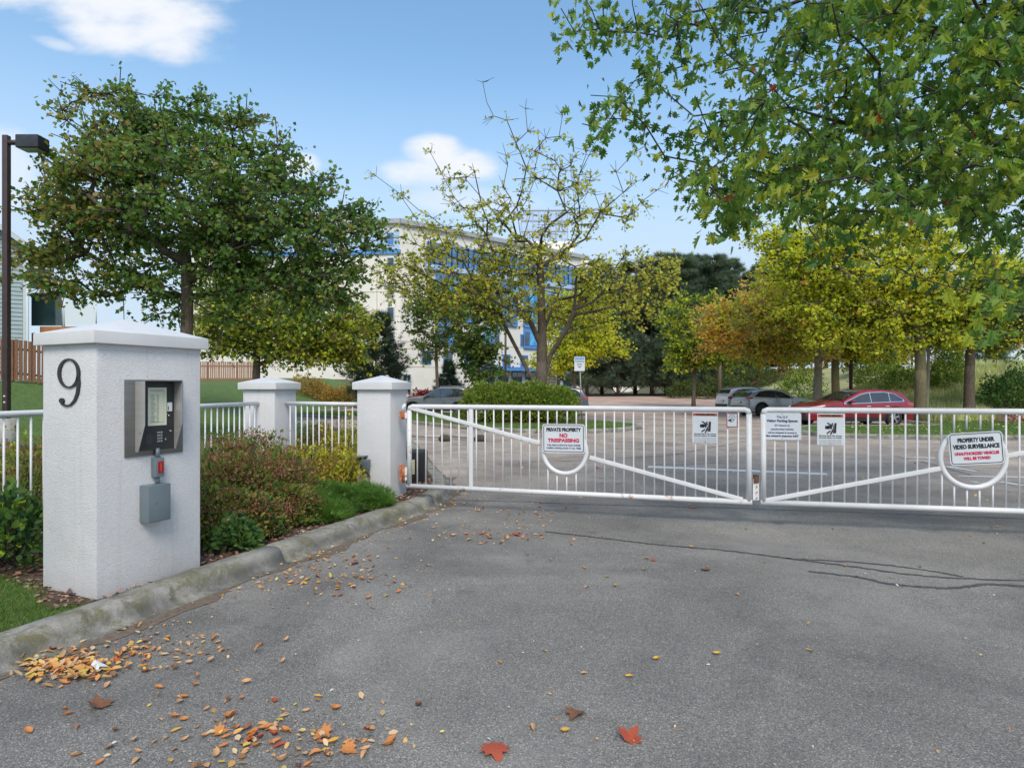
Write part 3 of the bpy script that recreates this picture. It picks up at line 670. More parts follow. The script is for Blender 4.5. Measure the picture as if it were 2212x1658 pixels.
# ------------------------------------------------------------------ swing gates
def gate(A, B, ringc, ringR, braces, heavy, label, rusty, n, side):
    A = V((*A, 0)); B = V((*B, 0)); u = (B - A).normalized(); L = (B - A).length; nrm = V((u.y, -u.x, 0))
    if nrm.y > 0: nrm = -nrm
    zt, zb = 1.418, .285; r = .034
    t = thing('swing_gate', (A.x, A.y, zb), label, 'gate', 'white pipe swing gates')
    def g(s, z, o=0): return A + u * s + Z * z + nrm * o
    mw = MT['whitemetal']
    mb = MB(); c = .05
    mb.tube([g(r, zt - c), g(r + .012, zt - .014), g(r + c, zt), *[g(r + c + (L - 2 * r - 2 * c) * k / 8, zt) for k in range(1, 8)], g(L - r - c, zt), g(L - r - .012, zt - .014), g(L - r, zt - c)], r, 16); obj('top_rail', mb, mw, t)
    mb = MB(); mb.tube([g(0, zb), g(L, zb)], r, 16); obj('bottom_rail', mb, MT['rustywhite'] if rusty else mw, t)
    for s in (r, L - r):
        mb = MB(); mb.tube([g(s, zb + .01), g(s, zt - c)], r * 1.0, 16); obj('end_post', mb, MT['rustywhite'] if rusty and s < 1 else mw, t)
    for s in heavy:
        mb = MB(); mb.box(g(s, (zt + zb) / 2), (.055, .045, zt - zb), (u, nrm, Z)); obj('middle_post', mb, mw, t, bevel=.004)
    cs, cz = ringc
    mb = MB(); m = 44; mb.tube([g(cs + ringR * math.cos(R(132 + 276 * k / m)), cz + ringR * math.sin(R(132 + 276 * k / m)), .01) for k in range(m + 1)], .03, 12); obj('ring', mb, mw, t)
    for (s0, z0, s1, z1) in braces:
        d = V((s1 - s0, z1 - z0, 0)).normalized(); dd = u * d.x + Z * d.y; pp = Z * d.x - u * d.y
        mb = MB(); m_ = g((s0 + s1) / 2, (z0 + z1) / 2, .012); ln = math.hypot(s1 - s0, z1 - z0)
        mb.box(m_, (ln, .03, .052), (dd, nrm, pp)); obj('diagonal_brace', mb, mw, t, bevel=.005)
    sp = (L - 2 * r) / n; cache = {}
    for k in range(1, n):
        s = r + sp * k; segs = [(zb, zt)]
        if any(abs(s - h) < .03 for h in heavy): s += .035
        dx = abs(s - cs)
        if dx < ringR - .02:
            hh = math.sqrt(ringR ** 2 - dx ** 2); segs = [(zb, cz - hh), (cz + hh, zt)]
        for (z0, z1) in segs:
            if z1 - z0 < .05: continue
            key = (round(z0, 2), round(z1, 2))
            if key not in cache:
                mb = MB(); mb.tube([(0, 0, z0), (0, 0, z1)], .0105, 8); o = obj('picket', mb, mw, t, local=True); cache[key] = o.data
            else: o = link('picket', cache[key], None, t, True)
            p = g(s, 0); o.rotation_euler = (rnd.uniform(-.004, .004), rnd.uniform(-.006, .006), 0); o.location = (p.x - t.location.x + rnd.uniform(-.004, .004), p.y - t.location.y, -t.location.z)
    return t, g, u, nrm, L
GA, GB = (-1.497, 8.93), (2.945, 7.67)
def frac(px, A, B):           # distance along gate line seen at photo column px
    A = V((*A, 0)); B = V((*B, 0)); u = (B - A).normalized(); k = (px - CX) / FPX; s = (k * A.y - A.x) / (u.x - k * u.y); return s, (A + u * s).y
def gz(py, D): return CAM_H - (py - HY) / FPX * D
s1, d1 = frac(1220, GA, GB); sh, dh = frac(1018, GA, GB)
LL = math.hypot(GB[0] - GA[0], GB[1] - GA[1])
ra = .29
zc1 = gz(1022, d1) + ra
la, da = frac(1166.8, GA, GB); lb, db = frac(1274, GA, GB); le, de = frac(1604, GA, GB); l0, d0 = frac(888, GA, GB)
g1 = gate(GA, GB, (s1, zc1), ra, [(l0 - .02, gz(880, d0), la, gz(956, da)), (lb, gz(987, db), le, gz(1078, de))], [sh], 'left leaf of the white pipe gate with rust spots along its bottom rail', True, 36, 1)
GC, GD_ = (3.045, 7.66), (7.72, 6.72)
s2, d2 = frac(2100, GC, GD_); rb = .335
zc2 = gz(1052, d2) + rb
la2, da2 = frac(2034, GC, GD_); lb2, db2 = frac(2170, GC, GD_); l02, d02 = frac(1647, GC, GD_)
LR = math.hypot(GD_[0] - GC[0], GD_[1] - GC[1])
g2 = gate(GC, GD_, (s2, zc2), rb, [(l02, gz(1081, d02), la2, gz(1010, da2)), (lb2, gz(984, db2), LR - .05, 1.36)], [], 'right leaf of the white pipe gate, brace rising to the right', False, 36, 1)
# hinges and latch
for (pa, pb_, lab) in ((888, 906, 'upper rusty orange gate hinge with a white strap'), (1004, 1044, 'lower rusty orange gate hinge, longer and flaking')):
    D = 8.86; h0 = gz(pb_, D); h1 = gz(pa, D); c = V((GA[0] - .055, GA[1] - .0, 0))
    mb = MB(); mb.tube([c + Z * h0, c + Z * h1], .022, 10); t = obj('hinge', mb, MT['rust'], g1[0]); t['label'] = lab
    mb = MB(); mb.box(c + V((.035, 0, (h0 + h1) / 2)), (.05, .012, (h1 - h0) * .7)); obj('hinge_strap', mb, MT['rustywhite'], t)
    mb = MB(); mb.box(c + V((-.035, .02, (h0 + h1) / 2)), (.05, .02, (h1 - h0) * .9)); obj('wall_plate', mb, MT['rust'], t)
    if pa < 950:
        mb = MB(); mb.tube([c + Z * h1, c + Z * (h1 + .06), c + Z * (h1 + .1) + V((.03, 0, 0))], [.024, .026, .02], 10); obj('painted_knuckle', mb, MT['whitemetal'], t)
    else:
        mb = MB(); mb.tube([c + Z * (h0 + .1), c + Z * (h0 + .1) + V((.13, -.03, 0))], .007, 8); obj('bolt', mb, MT['rust'], t)
MT['rustdark'] = pm('dark_brown_rust', (.12, .055, .035), .85, var=.4, sc=20)
t = thing('gate_latch', V((2.995, 7.665, gz(1080, 7.66))), 'rusty white latch plate in the gap between the two gate leaves', 'latch')
mb = MB(); mb.box(V((2.996, 7.68, gz(1057, 7.66))), (.075, .014, .26)); obj('latch_plate', mb, MT['rustywhite'], t)
mb = MB(); mb.box(V((2.996, 7.672, gz(1034, 7.66))), (.06, .03, .10)); obj('lock_block', mb, MT['rustdark'], t)
for dz in (-.1, -.03, .04):
    mb = MB(); mb.tube([V((3.0, 7.66, gz(1057, 7.66) + dz)), V((3.0, 7.648, gz(1057, 7.66) + dz))], .009, 8); obj('bolt', mb, MT['rust'], t)

# ------------------------------------------------------------------ signs on the gate
def rrect(w, h, r, n=5):
    pts = []
    for cx, cy, a0 in ((w / 2 - r, h / 2 - r, 0), (-w / 2 + r, h / 2 - r, 90), (-w / 2 + r, -h / 2 + r, 180), (w / 2 - r, -h / 2 + r, 270)):
        for k in range(n + 1): a = R(a0 + 90 * k / n); pts.append((cx + r * math.cos(a), cy + r * math.sin(a)))
    return pts
def sign(gt, px, py, wpx, hpx, lines, label, cat='sign', r=.03, border=None, tilt=0, out=.055, head=None, extra=None, A=None, B=None, group=None):
    _, g, u, nrm, L = gt; s, D = frac(px, A, B); z = gz(py, D)
    w = abs(frac(px + wpx / 2, A, B)[0] - frac(px - wpx / 2, A, B)[0]); h = hpx / FPX * D
    c = g(s, z, out); a = R(tilt); ax = u * math.cos(a) + Z * math.sin(a); ay = Z * math.cos(a) - u * math.sin(a)
    t = thing('gate_sign', c - Z * h / 2, label, cat, group)
    mb = MB(); mb.prism([c + ax * x + ay * y for x, y in rrect(w, h, r)], nrm * .004); obj('sign_panel', mb, MT['signwhite'], t)
    f = c + nrm * .004
    if border:
        i, th, mt = border; mb = MB(); A1 = rrect(w - 2 * i, h - 2 * i, r * .8); A2 = rrect(w - 2 * i - 2 * th, h - 2 * i - 2 * th, max(.004, r * .8 - th)); n = len(A1)
        mb.add([f + ax * x + ay * y + nrm * .0012 for x, y in A1 + A2], [(k, (k + 1) % n, n + (k + 1) % n, n + k) for k in range(n)]); obj('border', mb, mt, t)
    if head:
        y0, y1, mt, txt = head
        mb = MB(); mb.add([f + ax * x + ay * y + nrm * .0012 for x, y in ((-w / 2 + .006, h * y0), (w / 2 - .006, h * y0), (w / 2 - .006, h * y1), (-w / 2 + .006, h * y1))], [(0, 1, 2, 3)]); hd = obj('heading_band', mb, mt, t)
        mb = MB(); put_text(mb, txt, h * (y1 - y0) * .95, f, ax, ay, 0, h * (y0 + y1) / 2, nrm, .0025, width=w * .78, bold=.002); obj('lettering', mb, MT['ink'], hd)
    by = {}
    for (txt, y, size, width, mt, bold) in lines:
        mb = by.setdefault(mt.name, (MB(), mt))[0]
        put_text(mb, txt, size * h, f, ax, ay, 0, y * h, nrm, .0022, bold=bold, width=width * w)
    for mb, mt in by.values(): obj('lettering', mb, mt, t)
    for sy in (-1, 1):
        q = f + ay * (sy * h * .45); mb = MB(); mb.tube([q, q + nrm * .004], .006, 8); obj('fixing_screw', mb, MT['steeldark'], t)
    if extra: extra(t, f, ax, ay, nrm, w, h)
    return t
IK, RK, NK = MT['ink'], MT['redink'], MT['navyink']
sign(g1, 1219, 946, 91, 62, [('PRIVATE PROPERTY', .30, .165, .82, IK, .004), ('NO', .10, .19, .19, RK, .004), ('TRESPASSING', -.07, .165, .74, RK, .0035), ('THIS AREA IS PRIVATE AND UNDER', -.235, .085, .80, NK, .001), ('CAMERA SURVEILLANCE AT ALL TIMES', -.335, .085, .82, NK, .001)],
     'white PRIVATE PROPERTY NO TRESPASSING sign over the ring of the left gate leaf', border=(.014, .009, IK), A=GA, B=GB, tilt=0.5)
sign(g2, 2103, 967, 117, 70, [('PROPERTY UNDER', .26, .17, .68, IK, .004), ('VIDEO SURVEILLANCE', .06, .17, .86, IK, .004), ('UNAUTHORIZED VEHICLES', -.15, .12, .82, RK, .003), ('WILL BE TOWED', -.30, .12, .50, RK, .003)],
     'white PROPERTY UNDER VIDEO SURVEILLANCE sign over the ring of the right gate leaf', border=(.012, .009, IK), A=GC, B=GD_, tilt=4.5, r=.045)
def hand_icon(t, f, ax, ay, nrm, w, h):
    mb = MB()
    def bar(x0, y0, x1, y1, th):
        a = V((x0, y0)); b = V((x1, y1)); d = (b - a).normalized(); n = V((-d.y, d.x)) * th / 2
        mb.add([f + ax * (p.x * w) + ay * (p.y * h) + nrm * .0024 for p in (a + n, b + n, b - n, a - n)], [(0, 1, 2, 3)])
    bar(.17, -.12, .19, .20, .085); bar(.11, -.14, .11, .14, .03); bar(.08, .20, .02, -.0, .05); bar(-.05, .02, -.06, .12, .16); bar(-.12, .20, .03, .13, .045); bar(-.14, -.14, .0, -.05, .045); bar(.0, -.17, .10, -.0, .05); bar(-.2, .06, -.04, .05, .1)
    obj('crushed_hand_symbol', mb, IK, t)
    mb = MB()
    for k in range(5): put_text(mb, 'Keep clear of moving gate at all times' if k % 2 else 'Do not allow children to play near gate', .035 * h, f, ax, ay, 0, (-.33 - .036 * k) * h, nrm, .0022, width=w * .84)
    obj('fine_print', mb, MT['print'], t)
WL = [('Moving Gate Can Cause', -.205, .055, .86, IK, .0008), ('Serious Injury or Death', -.265, .055, .86, IK, .0008)]
sign(g1, 1523, 923, 55, 66, WL, 'white WARNING sign with orange heading and hand symbol on the left gate leaf', r=.004, head=(.38, .47, MT['orangeink'], 'WARNING'), extra=hand_icon, A=GA, B=GB, out=.02, group=None)
sign(g2, 1792.5, 926.5, 57, 68, WL, 'white WARNING sign with orange heading and hand symbol on the right gate leaf', r=.004, head=(.38, .47, MT['orangeink'], 'WARNING'), extra=hand_icon, A=GC, B=GD_, out=.02)
sign(g2, 1688.5, 920, 82, 58, [('The Q II', .34, .11, .28, NK, .001), ('Visitor Parking Spaces', .20, .12, .82, NK, .002), ('24 Hours in', .03, .10, .40, NK, .001), ('unauthorized vehicles', -.11, .09, .60, NK, .001), ('will be ticketed & towed at', -.24, .09, .76, NK, .001), ("the owner's expense 24/7", -.36, .09, .86, NK, .002)],
     'plain white visitor parking sign hanging at the corner of the right gate leaf', r=.02, A=GC, B=GD_, out=.02)
def eye_icon(t, f, ax, ay, nrm, w, h):
    mb = MB(); pts = [(-.38, -.02), (-.2, .08), (.0, .1), (.15, .06), (.28, .1), (.12, -.06), (-.02, -.13), (-.2, -.08)]
    mb.add([f + ax * (x * w) + ay * (y * h) + nrm * .0022 for x, y in pts], [tuple(range(8))]); obj('eye_symbol', mb, IK, t)
    mb = MB(); mb.add([f + ax * (.02 * w + .1 * w * math.cos(a)) + ay * (-.01 * h + .06 * h * math.sin(a)) + nrm * .003 for a in [k * math.pi / 5 for k in range(10)]], [tuple(range(10))]); obj('eye_pupil', mb, MT['signwhite'], t)
sign(g1, 1581, 907, 25, 31, [('NOTICE', .33, .10, .5, NK, .0005), ('VIDEO MONITORING', .2, .07, .7, NK, .0005)], 'tiny red-bordered eye notice near the right end of the left gate leaf', r=.005, border=(.002, .010, pm('dark_red_ink', (.3, .01, .03))), extra=eye_icon, A=GA, B=GB, out=.02)

# ------------------------------------------------------------------ things just behind the gate
def gate_motor():
    c = V((-1.72, 10.5, 0)); z0 = .02
    t = thing('gate_operator', c + Z * z0, 'black gate operator cabinet behind the gate beside the hinge pillar', 'gate motor')
    mb = MB(); mb.box(c + Z * .33, (.56, .42, .62)); obj('cabinet', mb, MT['black'], t, bevel=.05, seg=3)
    mb = MB(); mb.box(c + V((.02, -.216, .38)), (.20, .012, .24)); p = obj('control_plate', mb, pm('cream_plate', (.5, .48, .33)), t, bevel=.003)
    mb = MB(); mb.tube([c + V((.05, -.222, .41)), c + V((.05, -.235, .41))], .022, 12); mb.tube([c + V((.06, -.222, .34)), c + V((.06, -.235, .34))], .018, 12); obj('knob', mb, MT['black'], p)
gate_motor()
t = thing('wheel_stop', G(1000, 955), 'broken pale concrete wheel stop lying on the drive behind the gate', 'wheel stop')
mb = MB(); a = G(958, 948) + Z * .14; b = G(1032, 952) + Z * .11; mb.tube([a, b], .055, 8); obj('bar', mb, MT['rockwall'], t)
for px in (960, 1036):
    mb = MB(); q = G(px, 953); mb.tube([q - V((.18, 0, -.06)), q - V((.08, 0, -.10)), q + V((.1, 0, .10)), q + V((.2, 0, .05))], [.04, .12, .11, .04], 9); obj('dark_clump', mb, soil('dark_clod%d' % px, (.03, .025, .02), (.12, .1, .08), 9), t)
mb = MB(); mb.tube([G(888, 948) + Z * .12, G(952, 951) + Z * .12], .05, 8); o = obj('fallen_bar', mb, MT['rockwall']); tag(o, 'long pale concrete bar lying left of the broken wheel stop', 'concrete bar')
# ------------------------------------------------------------------ cars
def car(name, loc, rz, label, pmt, H=1.68, L=4.6, W=1.86, wr=.36, belt=1.02, rimm='rim', top=None, win=None, clad=True, chrome=False, nogroup=True, ws=None, rw=None, spokes=5, rail=True, tailz=(.92, 1.08), headz=(.72, .86), axles=None):
    h = L / 2
    tp = top or [(-h, .55), (-h + .04, .80), (-h + .14, .93), (-h + .5, 1.03), (-.95, 1.12), (-.72, 1.17), (-.05, 1.58), (.25, H - .01), (.9, H), (1.5, H - .04), (1.92, H - .12), (2.12, 1.22), (h - .05, 1.1), (h, .6)]
    def zt(x):
        for (a, b), (c, d) in zip(tp, tp[1:]):
            if x <= c: return b + (d - b) * (x - a) / max(1e-6, c - a)
        return tp[-1][1]
    ax = axles or (-h + .92, h - .95); Ra = wr + .06; sill = .24
    def zb(x):
        z = sill + .05 * smooth(h - .7, h, abs(x))
        for a in ax:
            if abs(x - a) < Ra: z = max(z, wr + math.sqrt(Ra * Ra - (x - a) ** 2))
        return z
    def plan(x):
        t = abs(x) / h; return 1 - (.20 if x < 0 else .13) * max(0, (t - .62) / .38) ** 2.2
    def ys(x, z):
        p = 1 - .045 * max(0, (.5 - z) / .3) if z < .5 else (1 - .02 * (z - .5) / (belt - .5) if z < belt else .98 - .215 * (z - belt) / (H - belt))
        if .62 < z < .72: p -= .006
        return W / 2 * plan(x) * p
    t = thing(name, loc, label, 'car', None, rz)
    xs = set([-h, h, -h + .02, h - .02]); 
    for i in range(61): xs.add(-h + L * i / 60)
    for a in ax:
        for k in range(-8, 9): xs.add(a + Ra * math.sin(k / 8 * math.pi / 2) * .999)
    for a, _ in tp: xs.add(a)
    xs = sorted(x for x in xs if -h <= x <= h); rows = []
    for x in xs:
        T, B = zt(x), min(zb(x), zt(x) - .12); e = T - .07; ring = []
        for q in (0, .12, .25, .4, .55, .7, .85, 1): z = B + (e - B) * q; ring.append((x, ys(x, z), z))
        y = ys(x, e); ring += [(x, y * .975, T - .03), (x, y * .90, T - .006), (x, y * .5, T + .014), (x, 0, T + .02)]
        rows.append(ring + [(a, -b, c) for a, b, c in ring[-2::-1]])
    m = len(rows[0]); mb = MB(); mb.add([v for r_ in rows for v in r_], [(i * m + k, i * m + k + 1, (i + 1) * m + k + 1, (i + 1) * m + k) for i in range(len(rows) - 1) for k in range(m - 1)] + [tuple(range(m)), tuple(range((len(rows) - 1) * m, len(rows) * m))], True)
    body = obj('body', mb, MT[pmt], t, True)
    mb = MB(); mb.box((0, 0, .5), (L * .93, W * .72, .5)); obj('underbody', mb, MT['black'], t, True)
    def patch(xa, xb, lo, hi, sd, off=.008, n=8):
        mb = MB(); g = []
        for i in range(n + 1):
            x = xa + (xb - xa) * i / n; a, b = lo(x), hi(x)
            g.append([(x, sd * (ys(x, a + (b - a) * k / 4) + off), a + (b - a) * k / 4) for k in range(5)])
        mb.add([v for r_ in g for v in r_], [(i * 5 + k, i * 5 + k + 1, (i + 1) * 5 + k + 1, (i + 1) * 5 + k) for i in range(n) for k in range(4)], True); return mb
    def lin(pts):
        def f(x):
            for (a, b), (c, d) in zip(pts, pts[1:]):
                if x <= c: return b + (d - b) * (x - a) / (c - a)
            return pts[-1][1]
        return f
    win = win or dict(lo=[(-.75, belt + .02), (1.95, belt + .10)], hi=[(-.75, belt + .03), (.0, H - .17), (.3, H - .10), (1.2, H - .11), (1.6, H - .17), (1.95, belt + .14)], cuts=[-.72, .28, 1.16, 1.9])
    lo, hi = lin(win['lo']), lin(win['hi']); cu = win['cuts']
    for sd in (-1, 1):
        obj('window_surround', patch(cu[0] - .03, cu[-1] + .04, lambda x: lo(x) - .025, lambda x: hi(x) + .022, sd, .004, 14), MT['chrome' if chrome else 'clad'], t, True)
        for a, b in zip(cu, cu[1:]):
            obj('side_window', patch(a + .02, b - .02, lo, hi, sd, .011), MT['carglass'], t, True)
        for k, (a, b) in enumerate(((-.60, .32), (.38, 1.2))):
            x = b - .22; obj('door_handle', patch(x, x + .19, lambda q: belt - .115, lambda q: belt - .085, sd, .022, 3), MT[pmt] if not chrome else MT['chrome'], t, True)
            mb = patch(b + .02, b + .032, lambda q: .36, lambda q: lo(q) - .03, sd, .002, 1); obj('door_gap', mb, MT['black'], t, True)
        obj('door_gap', patch(-.72, -.708, lambda q: .36, lambda q: belt - .0, sd, .002, 1), MT['black'], t, True)
        if clad:
            obj('sill_cladding', patch(ax[0] + Ra + .01, ax[1] - Ra - .01, lambda q: sill - .01, lambda q: .40, sd, .012), MT['clad'], t, True)
            for a in ax:
                mb = MB(); g = []
                for k in range(15):
                    w = math.pi * k / 14; rr = [(Ra - .0), (Ra + .055)]
                    g += [(a - r_ * math.cos(w), sd * (ys(a, .6) + .012), wr + r_ * math.sin(w)) for r_ in rr]
                mb.add(g, [(2 * k, 2 * k + 1, 2 * k + 3, 2 * k + 2) for k in range(14)], True); obj('wheel_arch_trim', mb, MT['clad'], t, True)
        for a in ax:
            y = sd * (W / 2 - .13); mb = MB(); n = 28
            prof = [(wr * .66, .10), (wr * .9, .115), (wr * .99, .09), (wr, .06), (wr, -.08), (wr * .9, -.11)]
            mb.add([(a + r_ * math.cos(2 * math.pi * k / n), y + sd * o, wr + r_ * math.sin(2 * math.pi * k / n)) for k in range(n) for r_, o in prof], [(k * 6 + j, k * 6 + j + 1, ((k + 1) % n) * 6 + j + 1, ((k + 1) % n) * 6 + j) for k in range(n) for j in range(5)], True)
            wh = obj('wheel', mb, MT['tyre'], t, True)
            mb = MB()
            mb.add([(a + r_ * math.cos(2 * math.pi * k / n), y + sd * .085, wr + r_ * math.sin(2 * math.pi * k / n)) for k in range(n) for r_ in (wr * .60, wr * .67)], [(k * 2, k * 2 + 1, ((k + 1) % n) * 2 + 1, ((k + 1) % n) * 2) for k in range(n)])
            for k in range(spokes):
                for dw in (-.13, .13):
                    w = 2 * math.pi * k / spokes + .3; c0 = V((a, y + sd * .095, wr)); e = V((a + wr * .63 * math.cos(w + dw), y + sd * .09, wr + wr * .63 * math.sin(w + dw)))
                    d = (e - c0).normalized(); nn = d.cross(V((0, 1, 0))) * .02
                    mb.add([c0 + nn, e + nn, e - nn, c0 - nn], [(0, 1, 2, 3)])
            mb.tube([(a, y + sd * .07, wr), (a, y + sd * .105, wr)], .055, 10); obj('rim', mb, MT[rimm], wh, True)
            mb = MB(); mb.tube([(a, y + sd * .02, wr), (a, y + sd * .03, wr)], wr * .66, 20); obj('brake_disc', mb, MT['black'], wh, True)
        mb = MB(); mx = -.62; y = sd * (ys(mx, belt + .05) + .10); mb.box((mx, y, belt + .10), (.14, .20, .13)); obj('wing_mirror', mb, MT[pmt], t, True, bevel=.03)
        obj('headlight', patch(-h + .02, -h + .62, lin([(-h, headz[0]), (-h + .62, headz[1] + .04)]), lin([(-h, headz[1]), (-h + .62, headz[1] + .09)]), sd, .006), MT['headl'], t, True)
        obj('taillight', patch(h - .42, h - .01, lin([(h - .42, tailz[1] - .05), (h, tailz[0])]), lin([(h - .42, tailz[1]), (h, tailz[1])]), sd, .009), MT['tail'], t, True)
        if rail:
            mb = MB(); mb.tube([(x, sd * (ys(.3, H - .07) * .93), zt(x) + .045) for x in (.0, .3, .8, 1.3, 1.6)], .016, 6); obj('roof_rail', mb, MT['steel'], t, True)
    def tpatch(xa, xb, w, off, nm, mt):
        mb = MB(); g = []; n = 8
        for i in range(n + 1):
            x = xa + (xb - xa) * i / n; y = ys(x, zt(x) - .07) * w
            for k in range(7): q = -1 + k / 3; g.append((x, y * q, zt(x) + .02 - .012 * abs(q) ** 3 + off))
        mb.add(g, [(i * 7 + k, i * 7 + k + 1, (i + 1) * 7 + k + 1, (i + 1) * 7 + k) for i in range(n) for k in range(6)], True); obj(nm, mb, MT[mt], t, True)
    w0, w1 = ws or (-.70, .02); r0, r1 = rw or (1.95, 2.10)
    tpatch(w0, w1, .90, .006, 'windscreen', 'carglass'); tpatch(r0, r1, .86, .008, 'rear_window', 'carglass')
    mb = MB(); mb.box((-h - .0, 0, .62), (.05, W * .5, .26)); obj('grille', mb, MT['black'], t, True, bevel=.02)
    mb = MB(); mb.box((-h - .01, 0, .36), (.10, W * .66, .16)); obj('front_bumper', mb, MT['clad'], t, True, bevel=.03)
    mb = MB(); mb.box((h + .0, 0, .45), (.10, W * .76, .26)); obj('rear_bumper', mb, MT['clad'], t, True, bevel=.03)
    mb = MB(); mb.box((h + .04, 0, .80), (.02, .5, .13)); obj('number_plate', mb, MT['signwhite'], t, True)
    return t
# long estate-like SUVs, fronts pointing left (rz=0) or right (rz=pi)
car('parked_car', (-4.55, 38.6, 0), R(-4), 'dark grey SUV parked left of the round hedge, nose behind the hinge pillar', 'paintgrey', H=1.70, L=4.65)
car('parked_car', (2.35, 38.2, 0), R(-6), 'dark blue-grey SUV almost hidden behind the round hedge, only its tail showing', 'paintnavy', H=1.66, L=4.6)
hatch = [(-2.25, .55), (-2.21, .80), (-2.1, .9), (-1.7, 1.0), (-1.0, 1.08), (-.8, 1.12), (-.1, 1.50), (.2, 1.55), (.7, 1.56), (1.3, 1.50), (1.7, 1.40), (2.1, 1.10), (2.21, 1.02), (2.25, .6)]
hwin = dict(lo=[(-.8, 1.04), (1.7, 1.14)], hi=[(-.8, 1.05), (-.05, 1.40), (.3, 1.46), (1.0, 1.45), (1.4, 1.38), (1.7, 1.16)], cuts=[-.77, .28, 1.12, 1.66])
car('parked_car', (15.55, 37.4, 0), R(180 + 13), 'mid-grey small SUV parked in front of the silver one, nose behind the red car', 'paintgrey2', H=1.56, L=4.5, belt=1.0, top=hatch, win=hwin, rimm='rimdark', rw=(1.75, 2.06), rail=False, axles=(-1.35, 1.3))
car('parked_car', (15.9, 41.3, 0), R(180 + 11), 'silver SUV mostly hidden behind the mid-grey one, red tail lamp showing', 'paintsilver', H=1.66, L=4.5, rw=(1.95, 2.1))
edge = [(-2.45, .55), (-2.41, .78), (-2.28, .90), (-1.8, 1.00), (-1.2, 1.06), (-.98, 1.1), (-.1, 1.50), (.3, 1.575), (.9, 1.59), (1.5, 1.54), (1.95, 1.44), (2.28, 1.10), (2.40, 1.0), (2.45, .6)]
ewin = dict(lo=[(-.95, .99), (1.95, 1.09)], hi=[(-.95, 1.0), (-.1, 1.36), (.3, 1.44), (1.0, 1.46), (1.5, 1.40), (1.95, 1.12)], cuts=[-.92, .35, 1.25, 1.9])
car('parked_car', (14.85, 27.5, 0), R(9), 'deep red SUV with chrome window line parked behind the right lawn', 'paintred', H=1.59, L=4.9, W=1.9, wr=.37, belt=.97, top=edge, win=ewin, chrome=True, ws=(-.95, -.05), rw=(1.98, 2.26), rail=False, axles=(-1.5, 1.45), tailz=(.86, 1.0), headz=(.72, .84))

